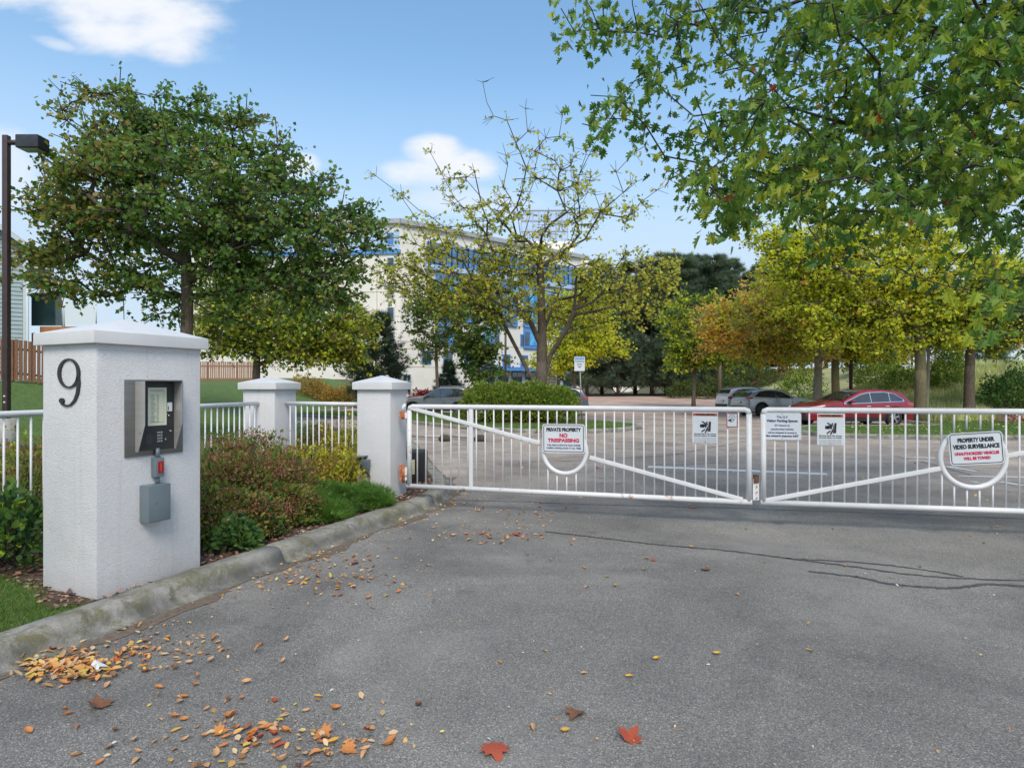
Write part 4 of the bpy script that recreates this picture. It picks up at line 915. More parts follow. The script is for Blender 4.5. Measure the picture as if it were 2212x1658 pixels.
# ------------------------------------------------------------------ condominium building
def building():
    Gz = .8; TOP = 23.3
    t = thing('apartment_building', (0, 90, Gz), 'seven-storey cream apartment building with blue glazing far behind the trees', 'building')
    P0 = V((-14.5, 81, 0)); P1 = V((12.4, 104, 0)); PL = V((-44, 84, 0)); u = (P1 - P0).normalized(); L = (P1 - P0).length; n = V((u.y, -u.x, 0))
    ul = (P0 - PL).normalized(); LL_ = (P0 - PL).length; nl = V((ul.y, -ul.x, 0)); PR = V((17.6, 106.5, 0)); back = V((0, 30, 0))
    mb = MB(); q = [PL, P0, P1, P1 + V((0, 26, 0)), PL + V((0, 40, 0))]
    mb.add([p + Z * Gz for p in q] + [p + Z * TOP for p in q], [(0, 1, 6, 5), (1, 2, 7, 6), (2, 3, 8, 7), (3, 4, 9, 8), (4, 0, 5, 9), (5, 6, 7, 8, 9)]); wall = obj('wall', mb, MT['cream'], t)
    def panel(o, d, nn, s, z, w, h, mt, nm, par=t, dep=.12, out=0.0):
        c = o + d * (s + w / 2) + Z * (z + h / 2) + nn * (dep / 2 + out); mb = MB(); mb.box(c, (w, dep, h), (d, nn, Z)); return obj(nm, mb, MT[mt], par)
    # flared roof edge
    panel(P0, u, n, -.2, TOP - .5, L + .4, .6, 'roofgrey', 'roof_edge', dep=.5); panel(PL, ul, nl, 0, TOP - .5, LL_ + .1, .6, 'roofgrey', 'roof_edge', dep=.5)
    FH = 3.18; zf = lambda k: Gz + 1.0 + FH * k       # window sill base of storey k
    zc = [CAM_H + (HY - y) / FPX * 81 for y in (730, 677, 624, 570, 516)]
    # left wing: narrow window per storey, light-blue top band
    panel(PL, ul, nl, 6, 19.2, LL_ - 6.1, 2.7, 'bluepanel', 'blue_cladding', dep=.1); panel(PL, ul, nl, 6, 18.9, LL_ - 5.9, .55, 'bluetrim', 'blue_trim', dep=.24)
    for k, z in enumerate(zc):
        for X in (-30, -24.5, -16.2):
            s = (X - PL.x) / ul.x
            if X > -20 or k % 2 == 0:
                f = panel(PL, ul, nl, s, z - .85, 1.0, 1.7, 'trimpale', 'window', dep=.2); panel(PL, ul, nl, s + .1, z - .74, .8, 1.5, 'blueglass' if k > 3 else 'darkglass', 'pane', f, dep=.1, out=.14)
    for z in (4.3, 7.6, 10.8, 14.0, 17.2): panel(PL, ul, nl, 2, z, LL_ - 2.1, .06, 'creamjoint', 'joint', dep=.03)
    for X in (-35, -27, -20.5, -17.6):
        panel(PL, ul, nl, (X - PL.x) / ul.x, Gz, .07, 18, 'creamjoint', 'joint', dep=.032)
    s = (-13.3 - PL.x) / ul.x; 
    f = panel(P0, u, n, .3, Gz, 1.3, 2.6, 'trimpale', 'door', dep=.15)
    for a in (0, 1):
        for b in range(3): panel(P0, u, n, .42 + a * .56, Gz + .2 + b * .8, .45, .65, 'darkglass', 'pane', f, dep=.1, out=.1)
    # receding facade, storey by storey
    for z in (4.3, 7.6, 10.8, 14.0, 17.2): panel(P0, u, n, 0, z, L, .06, 'creamjoint', 'joint', dep=.03)
    # top storey sun-room band with mullions
    a0, a1 = 4.0, L - .2
    panel(P0, u, n, a0, 18.0, a1 - a0, 3.1, 'blueglass', 'sunroom_glass', dep=.35)
    k = a0
    while k < a1: panel(P0, u, n, k, 18.0, .14, 3.1, 'black', 'mullion', dep=.1, out=.36); k += .95
    panel(P0, u, n, a0 - .3, 17.4, a1 - a0 + .6, .62, 'bluepanel', 'blue_trim', dep=.75)
    # blue bays below
    k = 5.5; i = 0
    while k < L - 3.4:
        for zz in (13.9, 10.7, 7.5):
            if zz > 8 or i % 2 == 0:
                f = panel(P0, u, n, k, zz, 3.1, 3.0, 'bluetrim' if (i + int(zz)) % 3 else 'bluepanel', 'blue_bay', dep=.3)
                for a in range(3): panel(P0, u, n, k + .15 + a * .97, zz + .5, .84, 2.0, ('cyanglass', 'blueglass', 'darkglass')[(a + i + int(zz)) % 3], 'pane', f, dep=.1, out=.26)
        k += 3.5 + (.9 if i % 2 else 0); i += 1
    # lower storeys, cream with windows, glass entrance
    for k in range(9):
        s = 3.2 + k * 3.5
        for zz in (4.75,) + ((7.9,) if k % 2 else ()):
            f = panel(P0, u, n, s, zz, 1.5, 1.75, 'bluetrim', 'window', dep=.14)
            for a in (0, 1): panel(P0, u, n, s + .1 + a * .67, zz + .1, .62, 1.5, 'darkglass', 'pane', f, dep=.06, out=.11)
    for k in range(7):
        s = 13.6 + k * 2.7
        f = panel(P0, u, n, s, Gz, 2.0, 3.2, 'bluetrim', 'entrance_glazing', dep=.14)
        for a in (0, 1): panel(P0, u, n, s + .08 + a * .95, Gz + .1, .88, 2.95, 'darkglass', 'pane', f, dep=.06, out=.11)
    panel(P0, u, n, 13, 4.05, 17.5, .55, 'bluetrim', 'canopy', dep=1.5)
    # right corner tower: round blue glass below a cream drum, low cream wing
    mb = MB(); c = P1 + V((.6, 3, 0)); mb.tube([c + Z * 17.3, c + Z * 20.9], 4.2, 24); obj('corner_glazing', mb, MT['cyanglass'], t)
    mb = MB(); mb.tube([c + Z * 20.9, c + Z * 22.4], 4.4, 24); mb.tube([c + Z * Gz, c + Z * 17.3], 4.25, 24); obj('corner_drum', mb, MT['cream'], t)
    for k in range(14):
        a = math.pi * (1 + k / 13); p = c + V((math.cos(a), math.sin(a), 0)) * 4.23; mb = MB(); mb.tube([p + Z * 17.3, p + Z * 20.9], .06, 5); obj('mullion', mb, MT['bluetrim'], t)
    mb = MB(); mb.hexa([V((x, y, z)) for z in (Gz, 18.6) for x, y in ((15, 106), (22, 108), (22, 120), (15, 120))]); obj('low_wing', mb, MT['cream'], t)
    # penthouse glass lantern on the roof
    rf = thing if False else None
    mb = MB(); mb.hexa([V((x, y, z)) for z in (TOP, 26.6) for x, y in ((1.2, 107), (10.6, 107), (10.6, 116), (1.2, 116))]); ph = obj('penthouse', mb, MT['cream'], t)
    mb = MB(); mb.hexa([V((x, y, z)) for z in (26.6, 32.0) for x, y in ((1.6, 107.4), (9.6, 107.4), (9.6, 115), (1.6, 115))]); obj('roof_lantern', mb, MT['bluepanel'], ph)
    for k in range(9):
        x = 1.6 + k; mb = MB(); mb.box((x, 107.34, 29.3), (.12, .1, 5.4)); obj('lantern_post', mb, MT['roofgrey'], ph)
    for z in (28.4, 30.2, 32.0): mb = MB(); mb.box((5.6, 107.33, z), (8.2, .12, .14)); obj('lantern_rail', mb, MT['roofgrey'], ph)
building()

# ------------------------------------------------------------------ neighbour's house, deck, wooden fences
def house():
    D = 30.0; x1 = (58 - CX) / FPX * D; x0 = x1 - 9; gz0 = hz(x1, D) ; ze = P(0, 578, D).z
    t = thing('grey_house', (x1, D, gz0), 'blue-grey clapboard house at the left edge behind the lamp post', 'house')
    ap = ze + 4.2
    mb = MB(); poly = [V((x0, D, gz0)), V((x1, D, gz0)), V((x1, D, ze + .9)), V(((x0 + x1) / 2, D, ap)), V((x0, D, ze + .9))]; mb.prism(poly, V((0, 9, 0))); obj('wall', mb, MT['siding'], t)
    z = gz0 + .05; w = None
    while z < ap - .3:
        f = max(0, (z - ze - .9) / (ap - ze - .9)); a = x0 + f * (x1 - x0) / 2 + .02; b = x1 - f * (x1 - x0) / 2 - .16 * (1 - f)
        if b - a > .5:
            mb = MB(); y = D
            mb.hexa([(a, y - .045, z), (b, y - .045, z), (b, y, z), (a, y, z), (a, y - .012, z + .19), (b, y - .012, z + .19), (b, y, z + .19), (a, y, z + .19)]); obj('siding_board', mb, MT['siding'], t)
        z += .2
    mb = MB(); mb.box((x1 - .07, D - .03, (gz0 + ze + .8) / 2), (.16, .09, ze + .8 - gz0)); obj('corner_board', mb, MT['trimpale'], t)
    mb = MB(); mb.tube([(x1 + .02, D - .1, ze + .7), (x1 + .02, D - .1, 3.6), (x1 + .1, D - .2, 3.35)], .06, 8); obj('downpipe', mb, MT['trimpale'], t)
    for sg in (-1, 1):
        xe = (x0 if sg < 0 else x1) + sg * 1.0; xm = (x0 + x1) / 2; sl = (ap - ze - .9) / ((x1 - x0) / 2); ye = ze + .9 - sl * 1.0
        mb = MB(); mb.hexa([(xm, D - .5, ap + .05), (xe, D - .5, ye + .05), (xe, D + 9.5, ye + .05), (xm, D + 9.5, ap + .05), (xm, D - .5, ap + .22), (xe, D - .5, ye + .22), (xe, D + 9.5, ye + .22), (xm, D + 9.5, ap + .22)]); rf = obj('roof', mb, MT['shingle'], t)
        mb = MB(); mb.hexa([(xm, D - .53, ap - .05), (xe, D - .53, ye - .05), (xe, D - .502, ye - .05), (xm, D - .502, ap - .05), (xm, D - .53, ap + .2), (xe, D - .53, ye + .2), (xe, D - .502, ye + .2), (xm, D - .502, ap + .2)]); obj('fascia', mb, MT['trimpale'], rf)
    mb = MB(); mb.box((x1 + .5, D + 3.5, ze - .02), (1.1, 8, .06)); obj('soffit', mb, MT['trimpale'], t)
    t.rotation_euler = (0, 0, R(39))
    # raised deck at the side
    t = thing('raised_deck', (P(135, 0, D + 1).x, D + 1, hz(-21, D)), 'orange timber deck with tinted and frosted glass screens beside the grey house', 'deck')
    def px(x, y, d=D + .8): return P(x, y, d)
    a, b = px(65, 712), px(133, 705); dz = px(65, 705).z
    mb = MB(); mb.hexa([(x1 + .02, D + .8, dz - .3), (px(205, 0).x, D + .8, dz - .3), (px(205, 0).x, D + 5, dz - .3), (x1 + .02, D + 5, dz - .3), (x1 + .02, D + .8, dz), (px(205, 0).x, D + .8, dz), (px(205, 0).x, D + 5, dz), (x1 + .02, D + 5, dz)])
    dk = t; obj('deck_floor', mb, MT['deckwood'], t)
    for xx in (66, 130, 200): mb = MB(); p = px(xx, 705); mb.box((p.x, D + 1, (dz - .3 + 1.7) / 2), (.12, .12, dz - 2.0)); obj('deck_post', mb, MT['deckwood'], dk)
    mb = MB(); p, q = px(67, 632), px(132, 703); mb.hexa([(p.x, D + .82, q.z), (q.x, D + .82, q.z), (q.x, D + .86, q.z), (p.x, D + .86, q.z), (p.x, D + .82, p.z), (q.x, D + .82, p.z), (q.x, D + .86, p.z), (p.x, D + .86, p.z)]); obj('tinted_glass_screen', mb, MT['deckglass'], dk)
    mb = MB(); p, q = px(139, 652), px(207, 700); mb.hexa([(p.x, D + .82, q.z), (q.x, D + .82, q.z), (q.x, D + .84, q.z), (p.x, D + .84, q.z), (p.x, D + .82, p.z), (q.x, D + .82, p.z), (q.x, D + .84, p.z), (p.x, D + .84, p.z)]); obj('frosted_glass_screen', mb, MT['frost'], dk)
    for xx in (134, 138, 207): p = px(xx, 630 if xx < 200 else 652); mb = MB(); mb.tube([(p.x, D + .83, dz), (p.x, D + .83, p.z)], .03, 8); obj('screen_post', mb, MT['signwhite'], dk)
    return px
house()
def board_fence(a, b, h, n, mt, label, zf, gap=.25):
    a = V((*a, 0)); b = V((*b, 0)); u = (b - a).normalized(); nn = V((u.y, -u.x, 0)); L = (b - a).length; w = L / n
    t = thing('wooden_fence', (a + b) / 2 + Z * zf((a + b) / 2), label, 'fence', None); me = None
    for i in range(n):
        p = a + u * (w * (i + .5)); z = zf(p)
        if me is None:
            mb = MB(); mb.box((0, 0, h / 2 + .06), (w * (1 - gap), .03, h), (u, nn, Z)); o = obj('fence_board', mb, mt, t, local=True); me = o.data
        else: o = link('fence_board', me, None, t, True)
        o.location = (p.x - t.location.x, p.y - t.location.y, z - t.location.z + rnd.uniform(-.02, .02)); o.location += nn * (.03 if i % 2 else 0)
        o.rotation_euler = (0, rnd.uniform(-.01, .01), 0)
    for zz in (.35, h - .3):
        mb = MB(); mb.tube([a + u * (L * k / 6) + Z * (zf(a + u * (L * k / 6)) + zz) - nn * .05 for k in range(7)], .045, 4, smooth=False); obj('fence_rail', mb, mt, t)
    k = 0
    while k <= L + .01:
        p = a + u * k; mb = MB(); mb.box(p + Z * (zf(p) + h / 2) - nn * .09, (.1, .1, h + .1), (u, nn, Z)); obj('fence_post', mb, mt, t); k += 2.4
    return t
zfence = lambda p: hz(p.x, p.y) + .1
board_fence((P(-120, 0, 24).x, 23.5), (P(105, 0, 25).x, 25.3), 1.62, 26, MT['wood'], 'dark brown board fence below the grey house at the left edge', lambda p: hz(p.x, p.y) + .1, .22)
board_fence((P(395, 0, 52).x, 51), (P(560, 0, 56).x, 55), 1.85, 42, MT['woodfar'], 'reddish cedar fence with open gaps on the far side of the lawn', lambda p: hz(p.x, p.y) - .15, .34)

# ------------------------------------------------------------------ posts, lamps, small signs
def lamp_post():
    D = 16.0; b = P(14, 905, D); zb = b.z; zt = P(0, 293, D).z
    t = thing('lamp_post', (b.x, D, hz(b.x, D)), 'tall dark brown lamp post with a box lamp, left edge of the photo', 'lamp post')
    mb = MB(); mb.box((b.x, D, (zb + zt) / 2), (.135, .135, zt - zb)); obj('post', mb, MT['post'], t, bevel=.012)
    mb = MB(); mb.tube([(b.x, D, hz(b.x, D) - .1), (b.x, D, zb + .02)], [.25, .22], 16); obj('concrete_footing', mb, MT['rockwall'], t)
    h0, h1 = P(47, 325, D), P(96, 297, D)
    mb = MB(); mb.tube([(b.x, D, P(0, 308, D).z), (h0.x, D, P(0, 308, D).z)], .07, 8); obj('arm', mb, MT['post'], t)
    mb = MB(); mb.box(((h0.x + h1.x) / 2, D - .02, (h0.z + h1.z) / 2), (h1.x - h0.x, .42, h1.z - h0.z)); hd = obj('lamp_head', mb, MT['lamphead'], t, bevel=.035, seg=3)
    mb = MB(); mb.box(((h0.x + h1.x) / 2, D - .02, h0.z - .006), ((h1.x - h0.x) * .8, .3, .02)); obj('lamp_lens', mb, MT['frost'], hd)
    for yy in (880, 893): mb = MB(); p = P(14, yy - 25, D); mb.box((b.x, D - .071, p.z), (.05, .006, .035)); obj('hand_hole_cover', mb, MT['signwhite'], t)
lamp_post()
def simple_pole(px, D, ytop, ybot, w, mt, label, foot=False, cat='pole', name='lamp_pole', head=False):
    b = P(px, ybot, D); tpz = P(px, ytop, D).z; t = thing(name, (b.x, D, hz(b.x, D)), label, cat)
    mb = MB(); mb.tube([(b.x, D, hz(b.x, D) - .1), (b.x, D, tpz)], w / 2, 10); obj('pole', mb, mt, t)
    if foot: mb = MB(); mb.tube([(b.x, D, hz(b.x, D) - .1), (b.x, D, hz(b.x, D) + .9)], w * 1.0, 12); obj('concrete_footing', mb, MT['rockwall'], t)
    if head: mb = MB(); mb.box((b.x + .3, D, tpz), (.7, .35, .22)); obj('lamp_head', mb, MT['lamphead'], t, bevel=.03)
simple_pole(1555, 52, 690, 850, .26, MT['woodpole'], 'weathered pole on a concrete footing at the far edge of the lot', True)
simple_pole(1838, 40, 640, 850, .22, MT['post'], 'reddish brown lamp pole rising behind the red car')
simple_pole(1092, 62, 680, 850, .22, MT['post'], 'brown lamp pole in front of the building entrance, left of the middle tree')
simple_pole(2110 - 140, 62, 700, 850, .2, MT['post'], 'thin dark utility pole on the skyline left of the mossy trunk', name='utility_pole')
def post_sign():
    p0 = G(1258, 931, .1); D = p0.y; t = thing('parking_sign', p0, 'white and blue notice on a thin leaning steel post at the island tip', 'sign')
    top = P(1252, 800, D); mb = MB(); mb.tube([p0, V((top.x, D, P(0, 775, D).z))], .028, 6); obj('post', mb, MT['steeldark'], t)
    c = P(1252, 785.5, D - .05); w = 22.5 / FPX * D; h = 31 / FPX * D
    mb = MB(); mb.box(c, (w, .008, h)); obj('sign_panel', mb, MT['signwhite'], t)
    mb = MB(); y = -.006; X = V((1, 0, 0)); nn = V((0, -1, 0)); f = c + nn * .004
    mb.add([f + X * (w * a) + Z * (h * b) + nn * .002 for a, b in ((-.44, .27), (.44, .27), (.44, .46), (-.44, .46))], [(0, 1, 2, 3)]); obj('blue_band', mb, MT['bluetrim'], t)
    mb = MB(); put_text(mb, 'VISITOR', h * .13, f, X, Z, 0, h * .36, nn, .003, width=w * .8); obj('band_lettering', mb, MT['signwhite'], t)
    mb = MB(); put_text(mb, 'PARKING', h * .14, f, X, Z, 0, h * .15, nn, .002, .002, width=w * .84); put_text(mb, 'ONLY', h * .13, f, X, Z, 0, -.04 * h, nn, .002, .003, width=w * .55)
    mb.add([f + X * (w * a) + Z * (h * b) + nn * .002 for a, b in ((-.2, -.15), (0, -.3), (.2, -.15), (.1, -.15), (0, -.22), (-.1, -.15))], [(0, 1, 4, 5), (1, 2, 3, 4)]); obj('lettering', mb, MT['navyink'], t)
post_sign()
t = thing('notice_board', (P(1191, 0, 44).x, 44, hz(3, 44)), 'small white notice board with blue print right of the middle tree trunk', 'sign')
c = P(1191, 820, 44); mb = MB(); mb.box(c, (.78, .06, .66)); obj('board_panel', mb, MT['signwhite'], t)
for a in (-.36, .36): mb = MB(); mb.box((c.x + a, 44, (c.z + .35 + hz(3, 44)) / 2), (.07, .08, c.z + .4 - hz(3, 44))); obj('board_post', mb, MT['signwhite'], t)
mb = MB()
for k, s in enumerate(('PLEASE', 'DRIVE', 'SLOWLY')): put_text(mb, s, .16, c + V((0, -.03, 0)), V((1, 0, 0)), Z, 0, .2 - k * .2, V((0, -1, 0)), .004, .004, width=.6)
obj('lettering', mb, MT['navyink'], t)
# ------------------------------------------------------------------ plants
rs = np.random.RandomState(5); LEAFK = 2.15
def shape(kind):
    """2-D leaf outlines: x side, y tip; returned as verts and equal-sized faces"""
    if kind == 'oval':
        v = [(0, 0, 0), (.26, .35, .05), (.2, .75, .03), (0, 1, -.04), (-.2, .75, .03), (-.26, .35, .05)]; return np.array(v), np.array([[0, 1, 2, 3], [0, 3, 4, 5]])
    if kind == 'diamond':
        v = [(0, 0, 0), (.34, .45, .07), (0, 1, 0), (-.34, .45, .07)]; return np.array(v), np.array([[0, 1, 2, 3]])
    if kind == 'maple':
        o = [(0, 0), (.30, .02), (.26, .22), (.56, .42), (.30, .56), (0, 1.0), (-.30, .56), (-.56, .42), (-.26, .22), (-.30, .02)]
        return np.array([(x, y, .10 * abs(x)) for x, y in o]), np.array([list(range(6)), [5, 6, 7, 8, 9, 0]])
    if kind == 'oak':
        h = [(0, .0), (.07, .12), (.34, .10), (.20, .26), (.52, .34), (.46, .44), (.20, .45), (.42, .62), (.38, .72), (.15, .66), (.18, .82), (0, 1.0)]
        v = [(x, y, .28 * x - .25 * y * y) for x, y in h] + [(-x, y * .97, .28 * x - .25 * y * y) for x, y in h[1:-1]]
        n = len(h); return np.array(v), np.array([list(range(n)), [0] + list(range(n, n + n - 2)) + [n - 1]])
    if kind == 'needle':
        v = []; f = []
        for k in range(5):
            a = (k - 2) * .42; c, s = math.sin(a), math.cos(a); z = .15 * ((k * 7) % 3 - 1); i = len(v)
            v += [(-.05 * s, .05 * c, 0), (.05 * s, -.05 * c, 0), (c * 1.0, s * 1.0, z)]; f.append([i, i + 1, i + 2])
        return np.array(v), np.array(f)
    if kind == 'blade':
        return np.array([(-.06, 0, 0), (.06, 0, 0), (0, 1, .12)]), np.array([[0, 1, 2]])
def rot_frames(d, nr):
    d = d / np.linalg.norm(d, axis=1, keepdims=True); s = np.cross(d, nr); s /= np.maximum(1e-6, np.linalg.norm(s, axis=1, keepdims=True)); n = np.cross(s, d); return s, d, n
def leaves(name, pos, d, nr, size, kind, cols, mt=None, parent=None, stuff=True):
    sv, sf = shape(kind); s, d, n = rot_frames(d, nr); N = len(pos); K = len(sv); sz = size.reshape(-1, 1, 1)
    v = pos[:, None, :] + sz * (sv[None, :, 0:1] * s[:, None, :] + sv[None, :, 1:2] * d[:, None, :] + sv[None, :, 2:3] * n[:, None, :])
    f = sf[None] + (np.arange(N) * K)[:, None, None]
    me = mesh_np(name, v.reshape(-1, 3), f.reshape(-1, sf.shape[1]), sf.shape[1], False, np.repeat(cols, K, 0))
    o = link(name, me, mt or MT['leaf'], parent)
    if stuff: o['kind'] = 'stuff'
    return o
def pick(pal, n, jit=.22, sub=None):
    c = np.array([p[0] for p in pal]); w = np.array([p[1] for p in pal], float); w /= w.sum()
    i = rs.choice(len(pal), n, p=w) if sub is None else sub
    j = 1 + rs.uniform(-jit, jit, (n, 1)); h = 1 + rs.uniform(-.08, .08, (n, 3)); c = c[i] * j * h; c = c * LEAFK / (1 + (LEAFK - .7) * c); return np.clip(c, .003, 1)
def unit(n): v = rs.normal(size=(n, 3)); return v / np.linalg.norm(v, axis=1, keepdims=True)

def skeleton(targets, trunk, min_z, step, up=.35, pl=.22, jit=.06, droop=0.0, limbs=()):
    """grow a tree: every target is joined to the cheapest place on the tree so far"""
    nodes = [np.array(p, float) for p in trunk]; par = [-1] + list(range(len(trunk) - 1)); plen = [0]
    for i in range(1, len(trunk)): plen.append(plen[-1] + np.linalg.norm(nodes[i] - nodes[i - 1]))
    A = np.zeros((60000, 3)); A[:len(nodes)] = nodes; PL_ = np.zeros(60000); PL_[:len(nodes)] = plen; PR = np.full(60000, -1); PR[:len(nodes)] = par; m = len(nodes); n0 = m
    for (st, pts) in limbs:
        prev = st
        for p in pts: A[m] = p; PR[m] = prev; PL_[m] = PL_[prev] + np.linalg.norm(A[m] - A[prev]); prev = m; m += 1
    top = nodes[-1]; order = np.argsort(np.linalg.norm(targets - A[n0 - 1] * [1, 1, .6] - np.array([0, 0, .4]) * A[n0 - 1], axis=1)); ends = []
    okz = A[:, 2].copy()
    for t in targets[order]:
        d = t - A[:m]; L = np.linalg.norm(d, axis=1) + 1e-6
        cost = L * (1 + up * np.clip(-d[:, 2] / L + .25, 0, 2)) + pl * PL_[:m]; cost[:n0][A[:n0, 2] < min_z] = 1e9
        q = int(np.argmin(cost)); k = max(1, int(L[q] / step)); a = A[q]; p0 = A[PR[q]] if PR[q] >= 0 else a - [0, 0, 1]
        dirp = (a - p0); dirp /= np.linalg.norm(dirp) + 1e-6; c = a + (dirp * .35 + np.array([0, 0, .25 - droop])) * L[q] * .5; prev = q
        for j in range(1, k + 1):
            s = j / k; c2 = (a + t) / 2 * .55 + c * .45; p = (1 - s) ** 2 * a + 2 * s * (1 - s) * c2 + s * s * t
            if j < k: p = p + rs.normal(size=3) * jit * L[q] / k
            A[m] = p; PR[m] = prev; PL_[m] = PL_[prev] + np.linalg.norm(p - A[prev]); prev = m; m += 1
        ends.append(prev)
    return A[:m].copy(), PR[:m].copy(), np.array(ends), n0
def tubes(name, A, PR, rad, idx, sides, mt, parent):
    a = A[PR[idx]]; b = A[idx]; ra = rad[PR[idx]]; rb = rad[idx]; ra = np.minimum(ra, rb * 1.6)
    d = b - a; L = np.linalg.norm(d, axis=1, keepdims=True) + 1e-9; d = d / L; a = a - d * np.minimum(L * .1, ra[:, None] * .5)
    h = np.where(np.abs(d[:, 2:3]) < .9, np.array([[0, 0, 1.]]), np.array([[1., 0, 0]])); s = np.cross(d, h); s /= np.linalg.norm(s, axis=1, keepdims=True); n = np.cross(s, d)
    w = np.arange(sides) * 2 * np.pi / sides; cs = np.cos(w)[None, :, None]; sn = np.sin(w)[None, :, None]
    r1 = a[:, None] + ra[:, None, None] * (cs * s[:, None] + sn * n[:, None]); r2 = b[:, None] + rb[:, None, None] * (cs * s[:, None] + sn * n[:, None])
    v = np.concatenate([r1, r2], 1); k = np.arange(sides); k2 = (k + 1) % sides; f = np.stack([k, k2, k2 + sides, k + sides], 1)[None] + (np.arange(len(idx)) * 2 * sides)[:, None, None]
    return link(name, mesh_np(name, v.reshape(-1, 3), f.reshape(-1, 4), 4, True), mt, parent)
def in_blobs(blobs, n, D, thick=.85, shell=.35):
    """cluster centres inside ellipsoids given by (photo x, photo y, rx, ry, weight)"""
    w = np.array([b[4] * b[2] * b[3] for b in blobs], float); w /= w.sum(); out = []
    for i in rs.choice(len(blobs), n, p=w):
        bx, by, rx, ry, _ = blobs[i]; c = np.array(P(bx, by, D)); k = D / FPX
        v = rs.normal(size=3); v /= np.linalg.norm(v); r = rs.uniform(shell, 1) ** .6
        out.append(c + v * r * np.array([rx * k, min(rx, 1.6 * ry) * k * thick, ry * k]))
    return np.array(out)
def tree(name, label, px, D, blobs, n, trunk_r, fork, top, lsize, pal, per=45, kind='maple', spread=.55, bark='bark', twigs=5, group=None, zbase=None, lean=(0, 0), up=.35, min_sides=5, hue=.7, flat=.55, steps=.55, droopl=.3, r0=.006, thin=None, limbpow=.48, thick=.85, extra_t=None, palfn=None, limbs=(), up_n=.5):
    b = P(px, 835, D); zb = hz(b.x, D) + (.1 if zbase is None else zbase); zf = CAM_H + (HY - fork) / FPX * D; ztop = CAM_H + (HY - top) / FPX * D
    t = thing(name, (b.x, D, zb), label, 'tree', group)
    trunk = [(b.x + lean[0] * s + .06 * math.sin(5 * s + px), D + lean[1] * s, zb - .15 + (ztop - zb) * s) for s in [i / 12 for i in range(13)]]
    tg = in_blobs(blobs, n, D, thick)
    if extra_t is not None: tg = np.concatenate([tg, extra_t])
    lm = []
    for pts in limbs:
        z0 = CAM_H + (HY - pts[0][1]) / FPX * D; st = min(range(13), key=lambda i: abs(trunk[i][2] - z0)); q = [np.array(P(x, y, D + dd)) for x, y, dd in pts]; fine = []
        for a, b2 in zip(q, q[1:]): fine += [a + (b2 - a) * k / 3 for k in (1, 2, 3)]
        lm.append((st, fine))
    A, PR, ends, n0 = skeleton(tg, trunk, zf, steps, up, limbs=lm)
    # twigs
    T = []; k = len(A); newA = []; newP = []; base = []
    for e in ends:
        p = A[e]; q = A[PR[e]]; dr = p - q; dr /= np.linalg.norm(dr) + 1e-6
        for j in range(twigs):
            v = dr * .6 + rs.normal(size=3) * np.array([1, 1, flat]) * .8; v /= np.linalg.norm(v); tip = p + v * spread * rs.uniform(.6, 1.3) - np.array([0, 0, .08 * spread])
            newA.append(tip); newP.append(e); base.append((p, tip, e))
    A = np.concatenate([A, np.array(newA)]); PR = np.concatenate([PR, newP])
    flow = np.ones(len(A)); 
    cnt = np.zeros(len(A)); cnt[k:] = 1
    for i in range(len(A) - 1, 0, -1): cnt[PR[i]] += cnt[i]
    rad = r0 + (trunk_r - r0) * (cnt / cnt[0]) ** limbpow
    taper = np.array([1 - .3 * i / 12 for i in range(n0)]); rad[:n0] = np.minimum(rad[:n0], trunk_r * taper) 
    rad[0] *= 1.35; rad[1] *= 1.08
    lowi = [i for i in range(n0) if A[i][2] <= zf + .6 or i < 2]; mb = MB(); li = max(2, len(lowi)); mb.tube([A[i] for i in range(li)], [float(rad[i]) for i in range(li)], 14); obj('trunk', mb, MT[bark], t)
    idx = np.arange(li, len(A)); big = idx[(rad[idx] > trunk_r * .22)]; small = idx[(rad[idx] <= trunk_r * .22)]
    if len(big): tubes('limbs', A, PR, rad, big, 9, MT[bark], t)
    tubes('branches', A, PR, rad, small, min_sides if min_sides < 5 else 4, MT['twig'] if bark != 'barkpale' else MT['barkpale'], t)
    # leaves strung along each twig
    B = np.array([q[0] for q in base]); E = np.array([q[1] for q in base]); m = len(B)
    keep = np.ones(m, bool)
    if thin is not None: keep = rs.uniform(size=m) < thin(E)
    B, E = B[keep], E[keep]; m = len(B); nl = max(1, int(per / twigs)); N = m * nl
    s = rs.uniform(.15, 1.12, (N, 1)); bb = np.repeat(B, nl, 0); ee = np.repeat(E, nl, 0); pos = bb + (ee - bb) * s + rs.normal(size=(N, 3)) * spread * .16 * np.array([1, 1, .6])
    dr = (ee - bb) / (np.linalg.norm(ee - bb, axis=1, keepdims=True) + 1e-6) * .6 + rs.normal(size=(N, 3)) * .8; dr[:, 2] -= droopl
    nr = rs.normal(size=(N, 3)) * .75; nr[:, 2] += up_n
    sub = np.repeat(rs.choice(len(pal), m, p=np.array([q[1] for q in pal]) / sum(q[1] for q in pal)), nl); o2 = rs.choice(len(pal), N, p=np.array([q[1] for q in pal]) / sum(q[1] for q in pal)); sub = np.where(rs.uniform(size=N) < hue, sub, o2)
    if palfn is not None: sub = palfn(pos, sub)
    leaves('foliage', pos, dr, nr, lsize * rs.uniform(.6, 1.25, N), kind, pick(pal, N, .25, sub), None, t)
    return t

